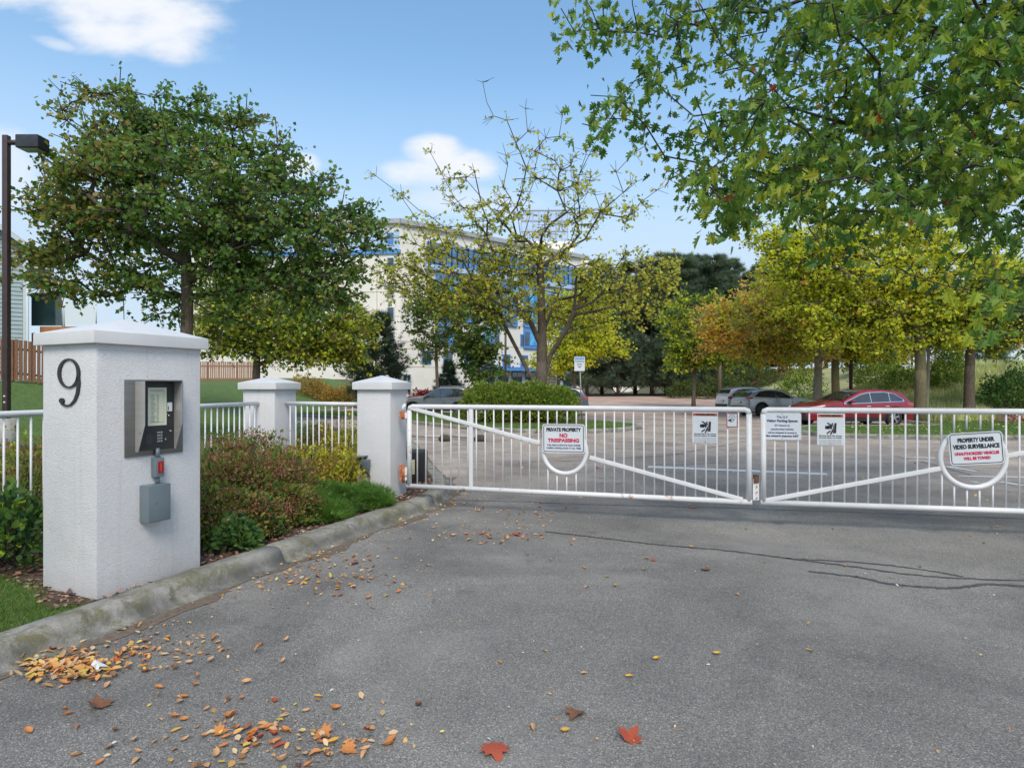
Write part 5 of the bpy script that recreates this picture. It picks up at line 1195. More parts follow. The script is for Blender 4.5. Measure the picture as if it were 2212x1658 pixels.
GD = (.036, .082, .02); GM = (.065, .13, .025); GO = (.14, .16, .026); GY = (.36, .46, .03); YL = (.68, .58, .03); YG = (.54, .62, .03); OR = (.75, .34, .06); RD = (.22, .03, .015); BR = (.16, .09, .03); GB = (.025, .062, .03); PN = (.012, .026, .02)
ZP = lambda y, D: CAM_H + (HY - y) / FPX * D
def left_pal(pos, sub):
    # the side towards the lamp post has turned olive brown
    x = (pos[:, 0] / pos[:, 1]) * FPX + CX; r = rs.uniform(size=len(pos)) < np.clip((300 - x) / 260, 0, .42); s = sub.copy(); s[r] = rs.choice([3, 4], r.sum()); return s
tree('maple_tree', 'large dark green maple with olive left side behind the big pillar', 400, 17.5,
     [(400, 440, 230, 140, 1), (240, 430, 130, 110, .8), (570, 500, 170, 110, 1), (130, 450, 80, 45, .7), (130, 540, 95, 30, .9), (420, 600, 250, 50, .8), (100, 600, 75, 20, .7), (240, 250, 55, 75, .7), (165, 260, 30, 45, .5), (325, 240, 35, 70, .7), (300, 310, 110, 60, .7), (435, 270, 38, 65, .9), (505, 290, 40, 55, .8), (590, 340, 55, 55, .9), (690, 450, 70, 70, .9), (770, 520, 50, 70, .8), (210, 620, 100, 25, .5), (330, 660, 90, 25, .4), (640, 620, 120, 50, .7), (510, 665, 60, 28, .6), (700, 610, 70, 45, .7)],
     600, .20, 655, 520, .125, [((.045, .10, .024), 3), ((.085, .165, .032), 6), ((.13, .19, .035), 2), ((.20, .18, .04), .5), ((.22, .16, .045), .3), (RD, .015)], up_n=.45, per=58, spread=.62, palfn=left_pal, steps=.5, droopl=.5)
tree('lime_tree', 'yellow-green broadleaf tree behind the dark maple, trunk over the cedar fence', 552, 31,
     [(560, 660, 130, 90, .8), (690, 700, 110, 80, 1), (620, 730, 130, 50, 1), (470, 720, 50, 55, .8), (740, 740, 60, 55, 1), (520, 640, 90, 70, .6)],
     300, .2, 790, 610, .17, [(GO, 4), (GY, 3), (GM, 2), (YL, 1.3), (BR, .3)], per=60, spread=.95, steps=.8, droopl=.4)
def ctr_thin(E):
    y = HY - (E[:, 2] - CAM_H) / E[:, 1] * FPX; return np.clip((y - 180) / 330, .16, 1.0)
xt = []
for (x0, y0, x1, y1, dd) in ((1120, 420, 1043, 178, 0), (1150, 400, 1135, 235, .6), (1190, 400, 1215, 250, -.5), (1160, 420, 1095, 260, .3), (1000, 520, 812, 380, 1), (960, 560, 870, 430, -1), (1300, 500, 1420, 410, 0), (1350, 560, 1450, 560, 1), (1230, 420, 1290, 300, .5), (1010, 480, 930, 330, 1), (1240, 470, 1370, 330, -1)):
    for k in (.35, .7, 1): xt.append(np.array(P(x0 + (x1 - x0) * k, y0 + (y1 - y0) * k, 28.7 + dd)))
tree('maple_tree', 'half-bare maple with thin olive-yellow leaves standing behind the round hedge in the middle', 1168, 28.7,
     [(1170, 620, 200, 80, 1), (980, 590, 150, 70, 1), (1350, 610, 110, 70, 1), (1170, 470, 160, 90, .55), (1180, 370, 110, 70, .25), (930, 520, 90, 50, .6), (870, 600, 60, 45, .8), (1030, 660, 120, 40, 1), (1290, 680, 130, 40, .9), (1420, 600, 50, 60, .8), (1320, 430, 90, 60, .35), (1030, 430, 90, 70, .35), (1120, 560, 120, 60, 1)],
     590, .29, 805, 500, .15, [((.36, .40, .045), 4), ((.50, .48, .045), 3), (GO, 1.6), ((.52, .38, .05), 1.0), (GM, .4)], up_n=.4, per=22, spread=.5, bark='bark', thin=ctr_thin, steps=.8, extra_t=np.array(xt), kind='maple', up=.5, limbs=[[(1160, 835, 0), (1140, 800, .3), (1103, 728, .8), (1079, 681, 1.2)], [(1176, 815, 0), (1190, 765, -.2), (1227, 707, -.8), (1241, 668, -1.2)], [(1163, 735, 0), (1144, 690, -.4), (1085, 660, -.9)], [(1170, 725, 0), (1195, 663, .5), (1212, 620, .9)]], limbpow=.58, droopl=.5, r0=.005)
tree('small_tree', 'small sparse green tree in front of the cream wall, left of the half-bare maple', 944, 42, [(945, 690, 65, 60, 1), (940, 760, 50, 25, 1), (935, 640, 40, 40, .6)], 90, .12, 800, 640, .2, [(GM, 3), (GO, 3), (GD, 1)], per=40, spread=.8)
tree('small_tree', 'taller dark green tree next to the building entrance', 1032, 46, [(1035, 700, 45, 90, 1), (1045, 780, 45, 45, 1), (1010, 640, 50, 50, .6)], 130, .16, 810, 600, .22, [(GD, 3), (GM, 2), (GO, 1)], per=55, spread=.9)  # leaf mix is mostly dark green
tree('yellow_tree', 'bright yellow-green young tree right of the half-bare trunk', 1238, 43, [(1250, 700, 80, 80, 1), (1225, 770, 60, 30, 1.3), (1300, 740, 50, 35, 1), (1190, 790, 50, 15, 1)], 200, .12, 815, 620, .17, [(YG, 4), (GY, 2), (YL, 2.5), (GM, .5)], per=60, spread=.8, hue=.5)
def org(pos, sub):
    x = (pos[:, 0] / pos[:, 1]) * FPX + CX; y = HY - (pos[:, 2] - CAM_H) / pos[:, 1] * FPX
    f = np.sin(x * .021 + 1) * .5 + np.sin(y * .06 + x * .013) * .5; r = (f > .3) & (rs.uniform(size=len(pos)) < .8); s = sub.copy(); s[r] = rs.choice([2, 3], r.sum(), p=[.4, .6]); return s
tree('maple_tree', 'maple turning orange with a pale forked trunk behind the red car', 1765, 35, [(1640, 700, 120, 60, 1), (1600, 740, 110, 35, 1), (1720, 640, 110, 60, 1), (1700, 760, 110, 22, .8), (1540, 690, 50, 30, .7)], 300, .24, 800, 640, .16, [(GO, 1), (GY, 4), ((.6, .38, .04), 1.5), (OR, 2)], per=64, spread=.8, bark='barkpale', palfn=org, hue=.5, steps=.8)
tree('green_tree', 'light green leafy tree left of the orange maple, before the pines', 1500, 45, [(1500, 700, 70, 70, 1), (1530, 760, 70, 35, 1), (1470, 770, 40, 25, .7)], 160, .14, 815, 640, .2, [(GY, 3), (GM, 3), (GO, 2), (YG, 1)], per=60, spread=.9)
tree('maple_tree', 'yellow-green maple with a grey-brown trunk directly behind the red car', 1806, 40, [(1850, 680, 130, 80, 1), (1780, 740, 110, 30, 1), (1900, 750, 90, 25, .8)], 260, .26, 800, 620, .18, [(GY, 3), (YG, 3), (YL, 1.6), (GM, .7), (OR, .6)], per=48, spread=.95, bark='barkmoss')
tree('maple_tree', 'wide yellow-green maple with a thick mossy trunk on the right lawn', 1986, 29.5, [(1850, 570, 220, 80, 1), (1760, 540, 130, 50, 1), (1680, 520, 70, 25, .9), (1760, 480, 70, 30, .7), (1950, 500, 120, 50, .8), (1900, 660, 180, 50, 1), (1780, 660, 110, 40, .9), (2050, 600, 130, 90, .8), (1830, 720, 130, 25, .8), (1990, 730, 110, 25, .8), (1640, 500, 25, 12, .8)], 560, .27, 800, 560, .15, [(YG, 5), (GY, 4), (GM, .9), (YL, 1.6), (OR, .2)], per=56, spread=.75, bark='barkmoss', flat=.3, hue=.6)
tree('maple_tree', 'forked maple in front of the dry bank, right of the thick mossy trunk', 2096, 31.5, [(2110, 640, 120, 90, 1), (2170, 740, 60, 35, .9), (2050, 720, 60, 40, .8), (2220, 660, 80, 80, 1)], 260, .25, 815, 620, .15, [(GM, 2), (GY, 4), (YL, 1.3), (OR, .5), (YG, 1)], per=48, spread=.75, bark='bark')
tree('sapling', 'slender pale-barked sapling touching the thick mossy trunk', 2003, 31.5, [(2010, 700, 35, 60, 1)], 30, .09, 790, 660, .15, [(GY, 2), (GO, 1)], per=30, bark='barkpale', spread=.6)

# pines: trunk, whorls of boughs, tufts of needles
def conifer_mesh(h, r, n, ts, pal, form='pine', seed=0):
    rr = np.random.RandomState(seed); A = [np.array([0, 0, h * i / 14]) for i in range(15)]; PR = [-1] + list(range(14)); tips = []
    for i in range(n):
        f = rr.uniform(.05 if form == 'pine' else .03, 1); z = f * h; node = min(14, max(0, int(f * 14))); a = rr.uniform(0, 2 * math.pi)
        L = r * (math.sin(math.pi * min(1, (1 - f) * .62 + .10)) if form == 'pine' else (1 - f) + .05) * rr.uniform(.65, 1.1)
        rise = (.25 if form == 'pine' else -.12) * L; prev = node
        for s in (.5, 1):
            A.append(np.array([math.cos(a) * L * s, math.sin(a) * L * s, z + rise * s])); PR.append(prev); prev = len(A) - 1
        tips.append((A[node] * [1, 1, 0] + [0, 0, z], A[-1]))
    A = np.array(A); PR = np.array(PR); rad = np.full(len(A), .02 * h / 10); rad[:15] = np.linspace(h * .016, h * .003, 15); return A, PR, rad, tips
def needle_cloud(tips, per, ts, pal, rr, up=.5):
    B = np.array([t[0] for t in tips]); E = np.array([t[1] for t in tips]); N = len(B) * per; b = np.repeat(B, per, 0); e = np.repeat(E, per, 0); s = rr.uniform(.3, 1.05, (N, 1)) ** .7
    L = np.linalg.norm(e - b, axis=1, keepdims=True); pos = b + (e - b) * s + rr.normal(size=(N, 3)) * L * np.array([.13, .13, .07]); d = (e - b) / (L + 1e-6) + rr.normal(size=(N, 3)) * .6; d[:, 2] += up
    cl = np.repeat(rr.uniform(.65, 1.35, (len(B), 1)), per, 0); return pos, d, rr.normal(size=(N, 3)), ts * rr.uniform(.7, 1.3, N), np.clip(pick(pal, N, .3) * cl, .002, 1)
PROTO = {}
def conifer(key, name, label, x, y, h, r, n, per, ts, pal, form='pine', group=None, bark='bark'):
    z = hz(x, y)
    if key not in PROTO:
        rr = np.random.RandomState(abs(hash(key)) % 999 if False else sum(map(ord, key))); A, PR, rad, tips = conifer_mesh(h, r, n, ts, pal, form, sum(map(ord, key)))
        t = thing(name, (0, 0, 0), label, 'tree', group); mb = MB(); mb.tube([A[i] for i in range(15)], [float(rad[i]) for i in range(15)], 10); obj('trunk', mb, MT[bark], t, True)
        o = tubes('branches', A, PR, rad, np.arange(15, len(A)), 4, MT['twig'], t)
        pos, d, nr, sz, c = needle_cloud(tips, per, ts, pal, rr); leaves('foliage', pos, d, nr, sz, 'needle', c, None, t); PROTO[key] = (t, h); t.location = (x, y, z); return t
    src, h0 = PROTO[key]; c = copy_tree(src); c.location = (x, y, z); k = h / h0; c.scale = (k * rnd.uniform(.9, 1.15), k, k); c.rotation_euler = (0, 0, rnd.uniform(0, 6.28)); c['label'] = label
    if group: c['group'] = group
    return c
PPL = [((.05, .08, .055), 4), ((.075, .11, .075), 3), ((.10, .13, .08), 1.4)]
xs_ = [(1268, 66, 12.5), (1300, 71, 14.5), (1335, 66, 12.0), (1372, 72, 15.0), (1408, 67, 14.2), (1440, 73, 16.2), (1472, 66, 14.3), (1505, 70, 15.2), (1540, 66, 14.2), (1572, 71, 13.8), (1600, 66, 11.5), (1640, 69, 11.8), (1690, 66, 11.0), (1735, 69, 11.0), (1785, 66, 10.0), (1830, 69, 10.0), (1878, 66, 7.0)]
for i, (px, D, h) in enumerate(xs_):
    conifer('pine%d' % (i % 3), 'pine_tree', 'tall dark pine in the row closing the far side of the parking lot', P(px, 0, D).x, D, h, h * .25, 190, 44, .46, PPL, group='dark pines along the far edge of the lot')
conifer('roundpine', 'pine_tree', 'dark round conifer half hidden behind the yellow-green tree, by the cream wall', P(812, 0, 47).x, 47, 7.0, 2.1, 130, 36, .45, [((.03, .05, .03), 3), ((.02, .035, .025), 3)], group=None)
conifer('spruce', 'spruce_tree', 'low blue-green spruce with layered boughs left of the entrance', P(968, 0, 50).x, 50, 3.6, 1.9, 120, 30, .3, [((.03, .055, .05), 3), ((.05, .085, .075), 1)], 'spruce')
for px, D, h, lb in ((1905, 58, 5.5, 'thin dark conifer on the skyline left of the mossy trunk'), (1940, 60, 4.6, 'lower thin dark conifer on the skyline beside the utility pole'), (2135, 62, 9.5, 'dark conifer behind the top of the dry bank at right')):
    conifer('pine1', 'pine_tree', lb, P(px, 0, D).x, D, h, 1.6, 100, 30, .5, PPL)

# shrubs
def shrub(name, label, c, rx, ry, h, n, ls, pal, kind='oval', group=None, heads=None, stems=26, seed=0, core=.35, cat='shrub', mt='leaf', flatbot=.05, sprout=0.0):
    rr = rs; t = thing(name, c, label, cat, group); c = np.array(c)
    v = rr.normal(size=(n, 3)); v /= np.linalg.norm(v, axis=1, keepdims=True); v[:, 2] = np.abs(v[:, 2]); lump = 1 + .14 * np.sin(v[:, 0:1] * 5 + seed) * np.cos(v[:, 1:2] * 6 + seed * 2) + .10 * np.sin(v[:, 2:3] * 9 + v[:, 0:1] * 7 + seed)
    r = rr.uniform(core, 1, (n, 1)) ** .5; pos = v * r * lump * np.array([rx, ry, h]); pos[:, 2] += flatbot; d = v + rr.normal(size=(n, 3)) * .6; d[:, 2] += .25; nr = v * .5 + rr.normal(size=(n, 3)) * .6; nr[:, 2] += .5
    leaves('foliage', c + pos, d, nr, ls * rr.uniform(.6, 1.3, n), kind, pick(pal, n, .3), MT[mt], t)
    mb = MB()
    for k in range(stems):
        u = rr.normal(size=3); u[2] = abs(u[2]) + .5; u /= np.linalg.norm(u); e = c + u * np.array([rx, ry, h]) * .92; b = c + np.array([rr.uniform(-.15, .15) * rx, rr.uniform(-.15, .15) * ry, -.03]); m = (b + e) / 2 + np.array([0, 0, h * .1]); mb.tube([b, m, c + u * np.array([rx, ry, h]) * rr.uniform(.9, 1.2)], [.009, .006, .003], 4, cap=False)
    obj('stems', mb, MT['twig'], t)
    if heads:
        nh, hs, hp = heads; u = rr.normal(size=(nh, 3)); u[:, 2] = np.abs(u[:, 2]) + .35; u /= np.linalg.norm(u, axis=1, keepdims=True); hc = c + u * np.array([rx, ry, h]) * rr.uniform(.85, 1.12, (nh, 1)); K = 46
        pp = np.repeat(hc, K, 0) + np.concatenate([rr.normal(size=(nh * K, 2)) * hs * .5, rr.normal(size=(nh * K, 1)) * hs * .13], 1); hc_ = np.repeat(rr.uniform(.75, 1.3, (nh, 1)), K, 0)
        leaves('flower_heads', pp, unit(nh * K) + [0, 0, .5], unit(nh * K), hs * .13 * rr.uniform(.6, 1.4, nh * K), 'diamond', np.clip(pick(hp, nh * K, .3) * hc_, 0, 1), MT['dry'], t)
    return t
SPL = [(GM, 3), (GO, 3), ((.22, .20, .04), 2), (GD, 1.5), ((.2, .1, .035), .8)]
HP = [((.12, .045, .026), 4), ((.17, .07, .042), 3), ((.075, .032, .022), 2)]
bedpl = [(492, 985, 8.2, .55, 1.0, 'spirea with rusty brown seed heads tallest against the middle pillar'), (560, 985, 8.6, .5, 1.02, 'tall rusty spirea in front of the middle pillar'), (470, 1010, 7.1, .42, .85, 'rusty spirea close behind the big pillar'),
         (540, 1045, 7.2, .5, .86, 'spirea with dense brown-pink heads in the middle of the bed'), (612, 1030, 7.7, .5, .86, 'spirea with dense brown-pink heads right of the bed centre'), (660, 990, 8.6, .45, .82, 'yellowing spirea in front of the fence between the pillars'),
         (725, 1000, 8.9, .45, .78, 'yellow-leaved spirea against the right fence section'), (470, 1085, 6.3, .36, .62, 'low rusty spirea beside the right edge of the big pillar'), (540, 1090, 6.6, .36, .52, 'low spirea with faded pink heads near the kerb'), (620, 1080, 7.2, .36, .5, 'low green and rusty shrub near the kerb, mid bed'),
         (745, 950, 10.9, .5, 1.0, 'yellow and orange shrub behind the right fence section'), (690, 955, 11.2, .5, .95, 'brown shrub behind the right fence section near the middle pillar'), (665, 930, 12.6, .6, .95, 'blue-green shrub behind the fence right of the middle pillar')]
for i, (px, py, D, r, h, lb) in enumerate(bedpl):
    b = P(px, py, D); q = 'yellow' in lb; pl = [(YG, 2), ((.3, .25, .03), 3), (GO, 2), (OR, .8)] if q else (SPL if 'blue-green' not in lb else [((.09, .19, .11), 3), ((.06, .13, .07), 2)])
    shrub('spirea_shrub', lb, (b.x, D, .11), r, r * .9, h - .08, 2100, .055, pl, heads=None if 'blue' in lb else ((int(95 * r / .5) if not q else 22), .15, HP), seed=i * 1.7, group='spirea and other shrubs in the flower bed')
for i, (px, D, r, h, lb) in enumerate(((505, 6.1, .24, .27, 'broad-leaved green plant at the kerb right of the big pillar'), (560, 6.6, .24, .27, 'second broad-leaved green plant at the kerb, further right'), (468, 6.25, .22, .36, 'green leafy plant against the right edge of the big pillar'))):
    b = P(px, 0, D); shrub('green_shrub', lb, (b.x, D, .11), r, r, h, 900, .07, [(GM, 2), (GD, 2), ((.05, .11, .035), 3)], seed=i * 3 + 1, group='green plants along the kerb')
jp = [(GM, 3), ((.06, .15, .02), 4), ((.10, .19, .03), 2), (GD, 1)]
for i, (px, D, rx, h, lb) in enumerate(((662, 7.5, .36, .38, 'bright green low juniper spreading left of the others'), (715, 7.95, .42, .40, 'bright green low juniper in the middle of its clump'), (785, 8.2, .38, .30, 'bright green low juniper sprawling in front of the hinge pillar'), (700, 7.5, .30, .22, 'bright green low juniper nearest the kerb'))):
    b = P(px, 0, D); shrub('juniper_shrub', lb, (b.x, D, .10), rx, .36, h * .8, 2600, .085, jp, kind='needle', seed=i * 2.3, group='low junipers at the foot of the hinge pillar', core=.2)
for i, (x, y, r, h, lb, pl, hd) in enumerate(((-4.42, 5.55, .40, .62, 'dark green leafy shrub at the left foot of the big pillar', [(GB, 2), (GD, 3), (GM, 3), (GY, .6)], None), (-5.0, 5.7, .42, .55, 'green leafy shrub at the left edge of the photo', [(GD, 2), (GM, 3), (GO, 1)], None),
        (-5.2, 6.7, .5, .86, 'rusty headed spirea behind the fence at the left edge', SPL, (44, .13, HP)), (-4.6, 7.0, .45, .80, 'rusty headed spirea behind the fence left of the big pillar', SPL, (40, .13, HP)), (-5.9, 7.6, .6, .95, 'yellowing spirea furthest left behind the fence', [(YG, 1), (GO, 3), (BR, 1)], (40, .13, HP)), (-5.4, 8.4, .6, .85, 'brown headed spirea behind the left edge fence further back', SPL, (40, .13, HP)))):
    shrub('leafy_shrub', lb, (x, y, .11), r, r, h, 1700 if hd else 1100, .055 if hd else .08, pl, heads=hd, seed=i * 1.3 + .4, group='shrubs left of the big pillar')
# round hedge on the island: clipped evergreen in two lobes
hp_ = [((.10, .18, .025), 3), ((.18, .25, .035), 3.5), (GM, 1.6), ((.24, .19, .05), 1.2)]
hg = thing('round_hedge', (.4, 27.8, .14), 'wide rounded evergreen hedge on the island in front of the half-bare maple', 'hedge')
for (x, y, rx, ry, h, n) in ((-1.0, 28.0, 1.35, 1.0, 1.72, 9000), (.5, 27.9, 1.5, 1.05, 1.74, 9000), (1.7, 27.9, 1.25, 1.0, 1.58, 8000)):
    v = rs.normal(size=(n, 3)); v /= np.linalg.norm(v, axis=1, keepdims=True); v[:, 2] = np.abs(v[:, 2]); v[:, 2] = v[:, 2] ** .55; lump = 1 + .07 * np.sin(v[:, 0:1] * 7 + x) * np.cos(v[:, 1:2] * 8) + .05 * np.sin(v[:, 2:3] * 11 + v[:, 0:1] * 9)
    r = rs.uniform(.5, 1, (n, 1)) ** .4; pos = np.array([x, y, .14]) + v * r * lump * np.array([rx, ry, h * .98]) + rs.normal(size=(n, 3)) * .05; leaves('foliage', pos, v + rs.normal(size=(n, 3)) * .6 + [0, 0, .3], v * .4 + rs.normal(size=(n, 3)) * .6, .13 * rs.uniform(.6, 1.3, n), 'oval', pick(hp_, n, .3) , MT['leaf'], hg)
mb = MB()
for k in range(60):
    a = rs.uniform(0, 6.28); x0 = rs.choice([-1.0, .5, 1.7]); e = (x0 + math.cos(a) * 1.1, 27.9 + math.sin(a) * .8, rs.uniform(.6, 1.3)); mb.tube([(x0 + rs.uniform(-.5, .5), 27.9, .1), e], [.03, .012], 5)
obj('stems', mb, MT['twig'], hg)
def far_shrub(name, px, D, r, h, pal, lb, n=1800, ls=.16, kind='oval', ry=None, zadd=.1, grp=None):
    b = P(px, 0, D); shrub(name, lb, (b.x, D, hz(b.x, D) + zadd), r, ry or r * .8, h, n, ls, pal, kind=kind, stems=10, seed=px * .1, group=grp)
far_shrub('red_shrub', 913, 47, 1.15, 1.25, [((.30, .02, .03), 3), ((.42, .05, .05), 1)], 'dark red rounded bush behind the grey car bonnet', 2200, .14)
for k, px in enumerate((655, 690, 725, 752)):
    far_shrub('autumn_shrub', px, 49 + k % 2, 1.5, 1.45, [((.36, .22, .04), 3), ((.3, .13, .05), 2), ((.4, .3, .05), 1), (BR, 2)], 'orange-brown low shrub at the foot of the lime tree, number %s from the left' % ('one', 'two', 'three', 'four')[k] if False else ('orange-brown low shrub nearest the middle pillar', 'rusty orange low shrub second from the middle pillar', 'orange-yellow low shrub third from the middle pillar', 'yellowest low shrub just left of the hinge pillar')[k], 1500, .15, grp='autumn shrubs below the lime tree')
far_shrub('dark_shrub', 2190, 32.5, 1.75, 2.0, [(GD, 3), (GM, 2), ((.04, .10, .03), 2)], 'dark green bush on top of the bank at the right edge', 5200, .14)
far_shrub('green_shrub', 2045, 38, 1.0, 3.0, [(GM, 3), (GO, 2)], 'upright green shrub between the mossy trunk and the forked maple', 3600, .15)
far_shrub('green_shrub', 1730, 48, 1.9, 2.6, [(GM, 3), (GY, 2)], 'light green bush behind the mid-grey car bonnet', 3000, .16)
far_shrub('green_shrub', 1900, 44, 2.0, 1.6, [(GM, 2), (GO, 2), (GY, 1)], 'low green bush on the bank behind the tail of the red car', 2600, .15)
for px, D, r, h, lb in ((1560, 60, 2.2, 2.4, 'dull green undergrowth at the weathered pole'), (1640, 61, 2.6, 2.2, 'dull green undergrowth behind the silver car'), (1880, 50, 2.2, 2.3, 'green undergrowth right of the reddish lamp pole'), (1480, 62, 2, 1.6, 'dull undergrowth between pine trunks')):
    far_shrub('undergrowth_shrub', px, D, r, h, [(GD, 2), (GM, 1), (BR, .7), ((.06, .07, .03), 2)], lb, 2200, .2)
far_shrub('green_shrub', 1955, 40, 1.5, 1.5, [(GM, 2), (GO, 2), (GD, 1)], 'low green bush on the bank left of the mossy trunk', 2400, .14)

# ------------------------------------------------------------------ grass
def inside(poly, x, y):
    c = np.zeros(len(x), bool); j = len(poly) - 1
    for i in range(len(poly)):
        xi, yi = poly[i][0], poly[i][1]; xj, yj = poly[j][0], poly[j][1]
        with np.errstate(divide='ignore', invalid='ignore'): c ^= ((yi > y) != (yj > y)) & (x < (xj - xi) * (y - yi) / (yj - yi + 1e-12) + xi)
        j = i
    return c
def grass(name, poly, n, h, pal, wid=1.0, zoff=.105, avoid=None, lean=.5, edge=None):
    xs = [p[0] for p in poly]; ys = [p[1] for p in poly]; x = rs.uniform(min(xs), max(xs), n * 3); y = rs.uniform(min(ys), max(ys), n * 3); k = inside(poly, x, y)
    if avoid: k &= ~inside(avoid, x, y)
    x, y = x[k][:n], y[k][:n]; z = np.array([hz(a, b) for a, b in zip(x, y)]) + zoff; N = len(x); pos = np.stack([x, y, z], 1)
    d = rs.normal(size=(N, 3)) * lean; d[:, 2] = 1; cl = .75 + .5 * (np.sin(x * 2.1) * np.cos(y * 1.7) * .5 + .5); sz = h * rs.uniform(.5, 1.3, N); nr = unit(N); nr[:, 2] = .0
    o = leaves(name, pos, d, nr, sz, 'blade', np.clip(pick(pal, N, .35) * cl[:, None], 0, 1)); return o
LG = [((.055, .12, .018), 4), ((.09, .16, .03), 3), ((.17, .17, .06), 1.2), ((.03, .07, .015), 1.5)]
near = [(-6, 2.5)] + [q for q in LKs if 2.6 < q[1] < 4.75] + [(-3.3, 4.5), (-3.75, 5.0), (-4.3, 5.25), (-6, 5.3)]
grass('grass', near, 42000, .045, LG, lean=.7)
grass('grass', [(-4.9, 12.5), (-4.2, 17), (-6, 22), (-10, 27), (-13.5, 33), (-22, 33), (-20, 20), (-12, 8), (-6.4, 7.5)], 60000, .07, [((.07, .13, .025), 3), ((.13, .18, .05), 2), ((.045, .09, .02), 2), ((.2, .2, .09), .6)], lean=.6)
grass('grass', ISL, 34000, .09, [((.07, .14, .02), 4), ((.12, .19, .035), 3), (LG[2][0], .8)], zoff=.12)
grass('grass', [(11.5, 24.4), (10.8, 22), (12, 20.9), (30, 20.3), (30, 29), (18.6, 28.2), (17.3, 25.5), (12, 25.1)], 42000, .08, LG, zoff=.11)
grass('dry_grass', [(19.6, 29.2), (20.6, 36), (22, 45), (40, 45), (34, 30)], 42000, .5, [((.42, .44, .2), 3), ((.5, .46, .25), 2), ((.24, .31, .1), 2.4)], zoff=.12, avoid=[(22, 27), (30, 25), (36, 28), (36, 34), (26, 33.5), (23.6, 31)], lean=.35)
# bark chips on the bed
def chips(name, poly, n, sz, pal, z, avoid=None, kind='diamond'):
    xs = [p[0] for p in poly]; ys = [p[1] for p in poly]; x = rs.uniform(min(xs), max(xs), n * 4); y = rs.uniform(min(ys), max(ys), n * 4); k = inside(poly, x, y); x, y = x[k][:n], y[k][:n]; N = len(x)
    d = rs.normal(size=(N, 3)); d[:, 2] *= .25; nr = rs.normal(size=(N, 3)) * .4; nr[:, 2] = 1; pos = np.stack([x, y, np.full(N, z) + np.array([hz(a, b) for a, b in zip(x, y)]) + rs.uniform(0, .015, N)], 1)
    return leaves(name, pos, d, nr, sz * rs.uniform(.5, 1.4, N), kind, pick(pal, N, .4), MT['dry'])
chips('bark_chips', [q for q in bedpoly if q[1] < 12], 16000, .045, [((.12, .06, .04), 3), ((.2, .12, .085), 3), ((.30, .21, .15), 1), ((.05, .03, .025), 2)], .118)
chips('bark_chips', [(22.2, 27.7), (30, 25.8), (36, 28), (36, 33), (26, 33)], 7000, .16, [((.28, .14, .10), 3), ((.36, .22, .16), 3), ((.14, .07, .05), 2)], .15)

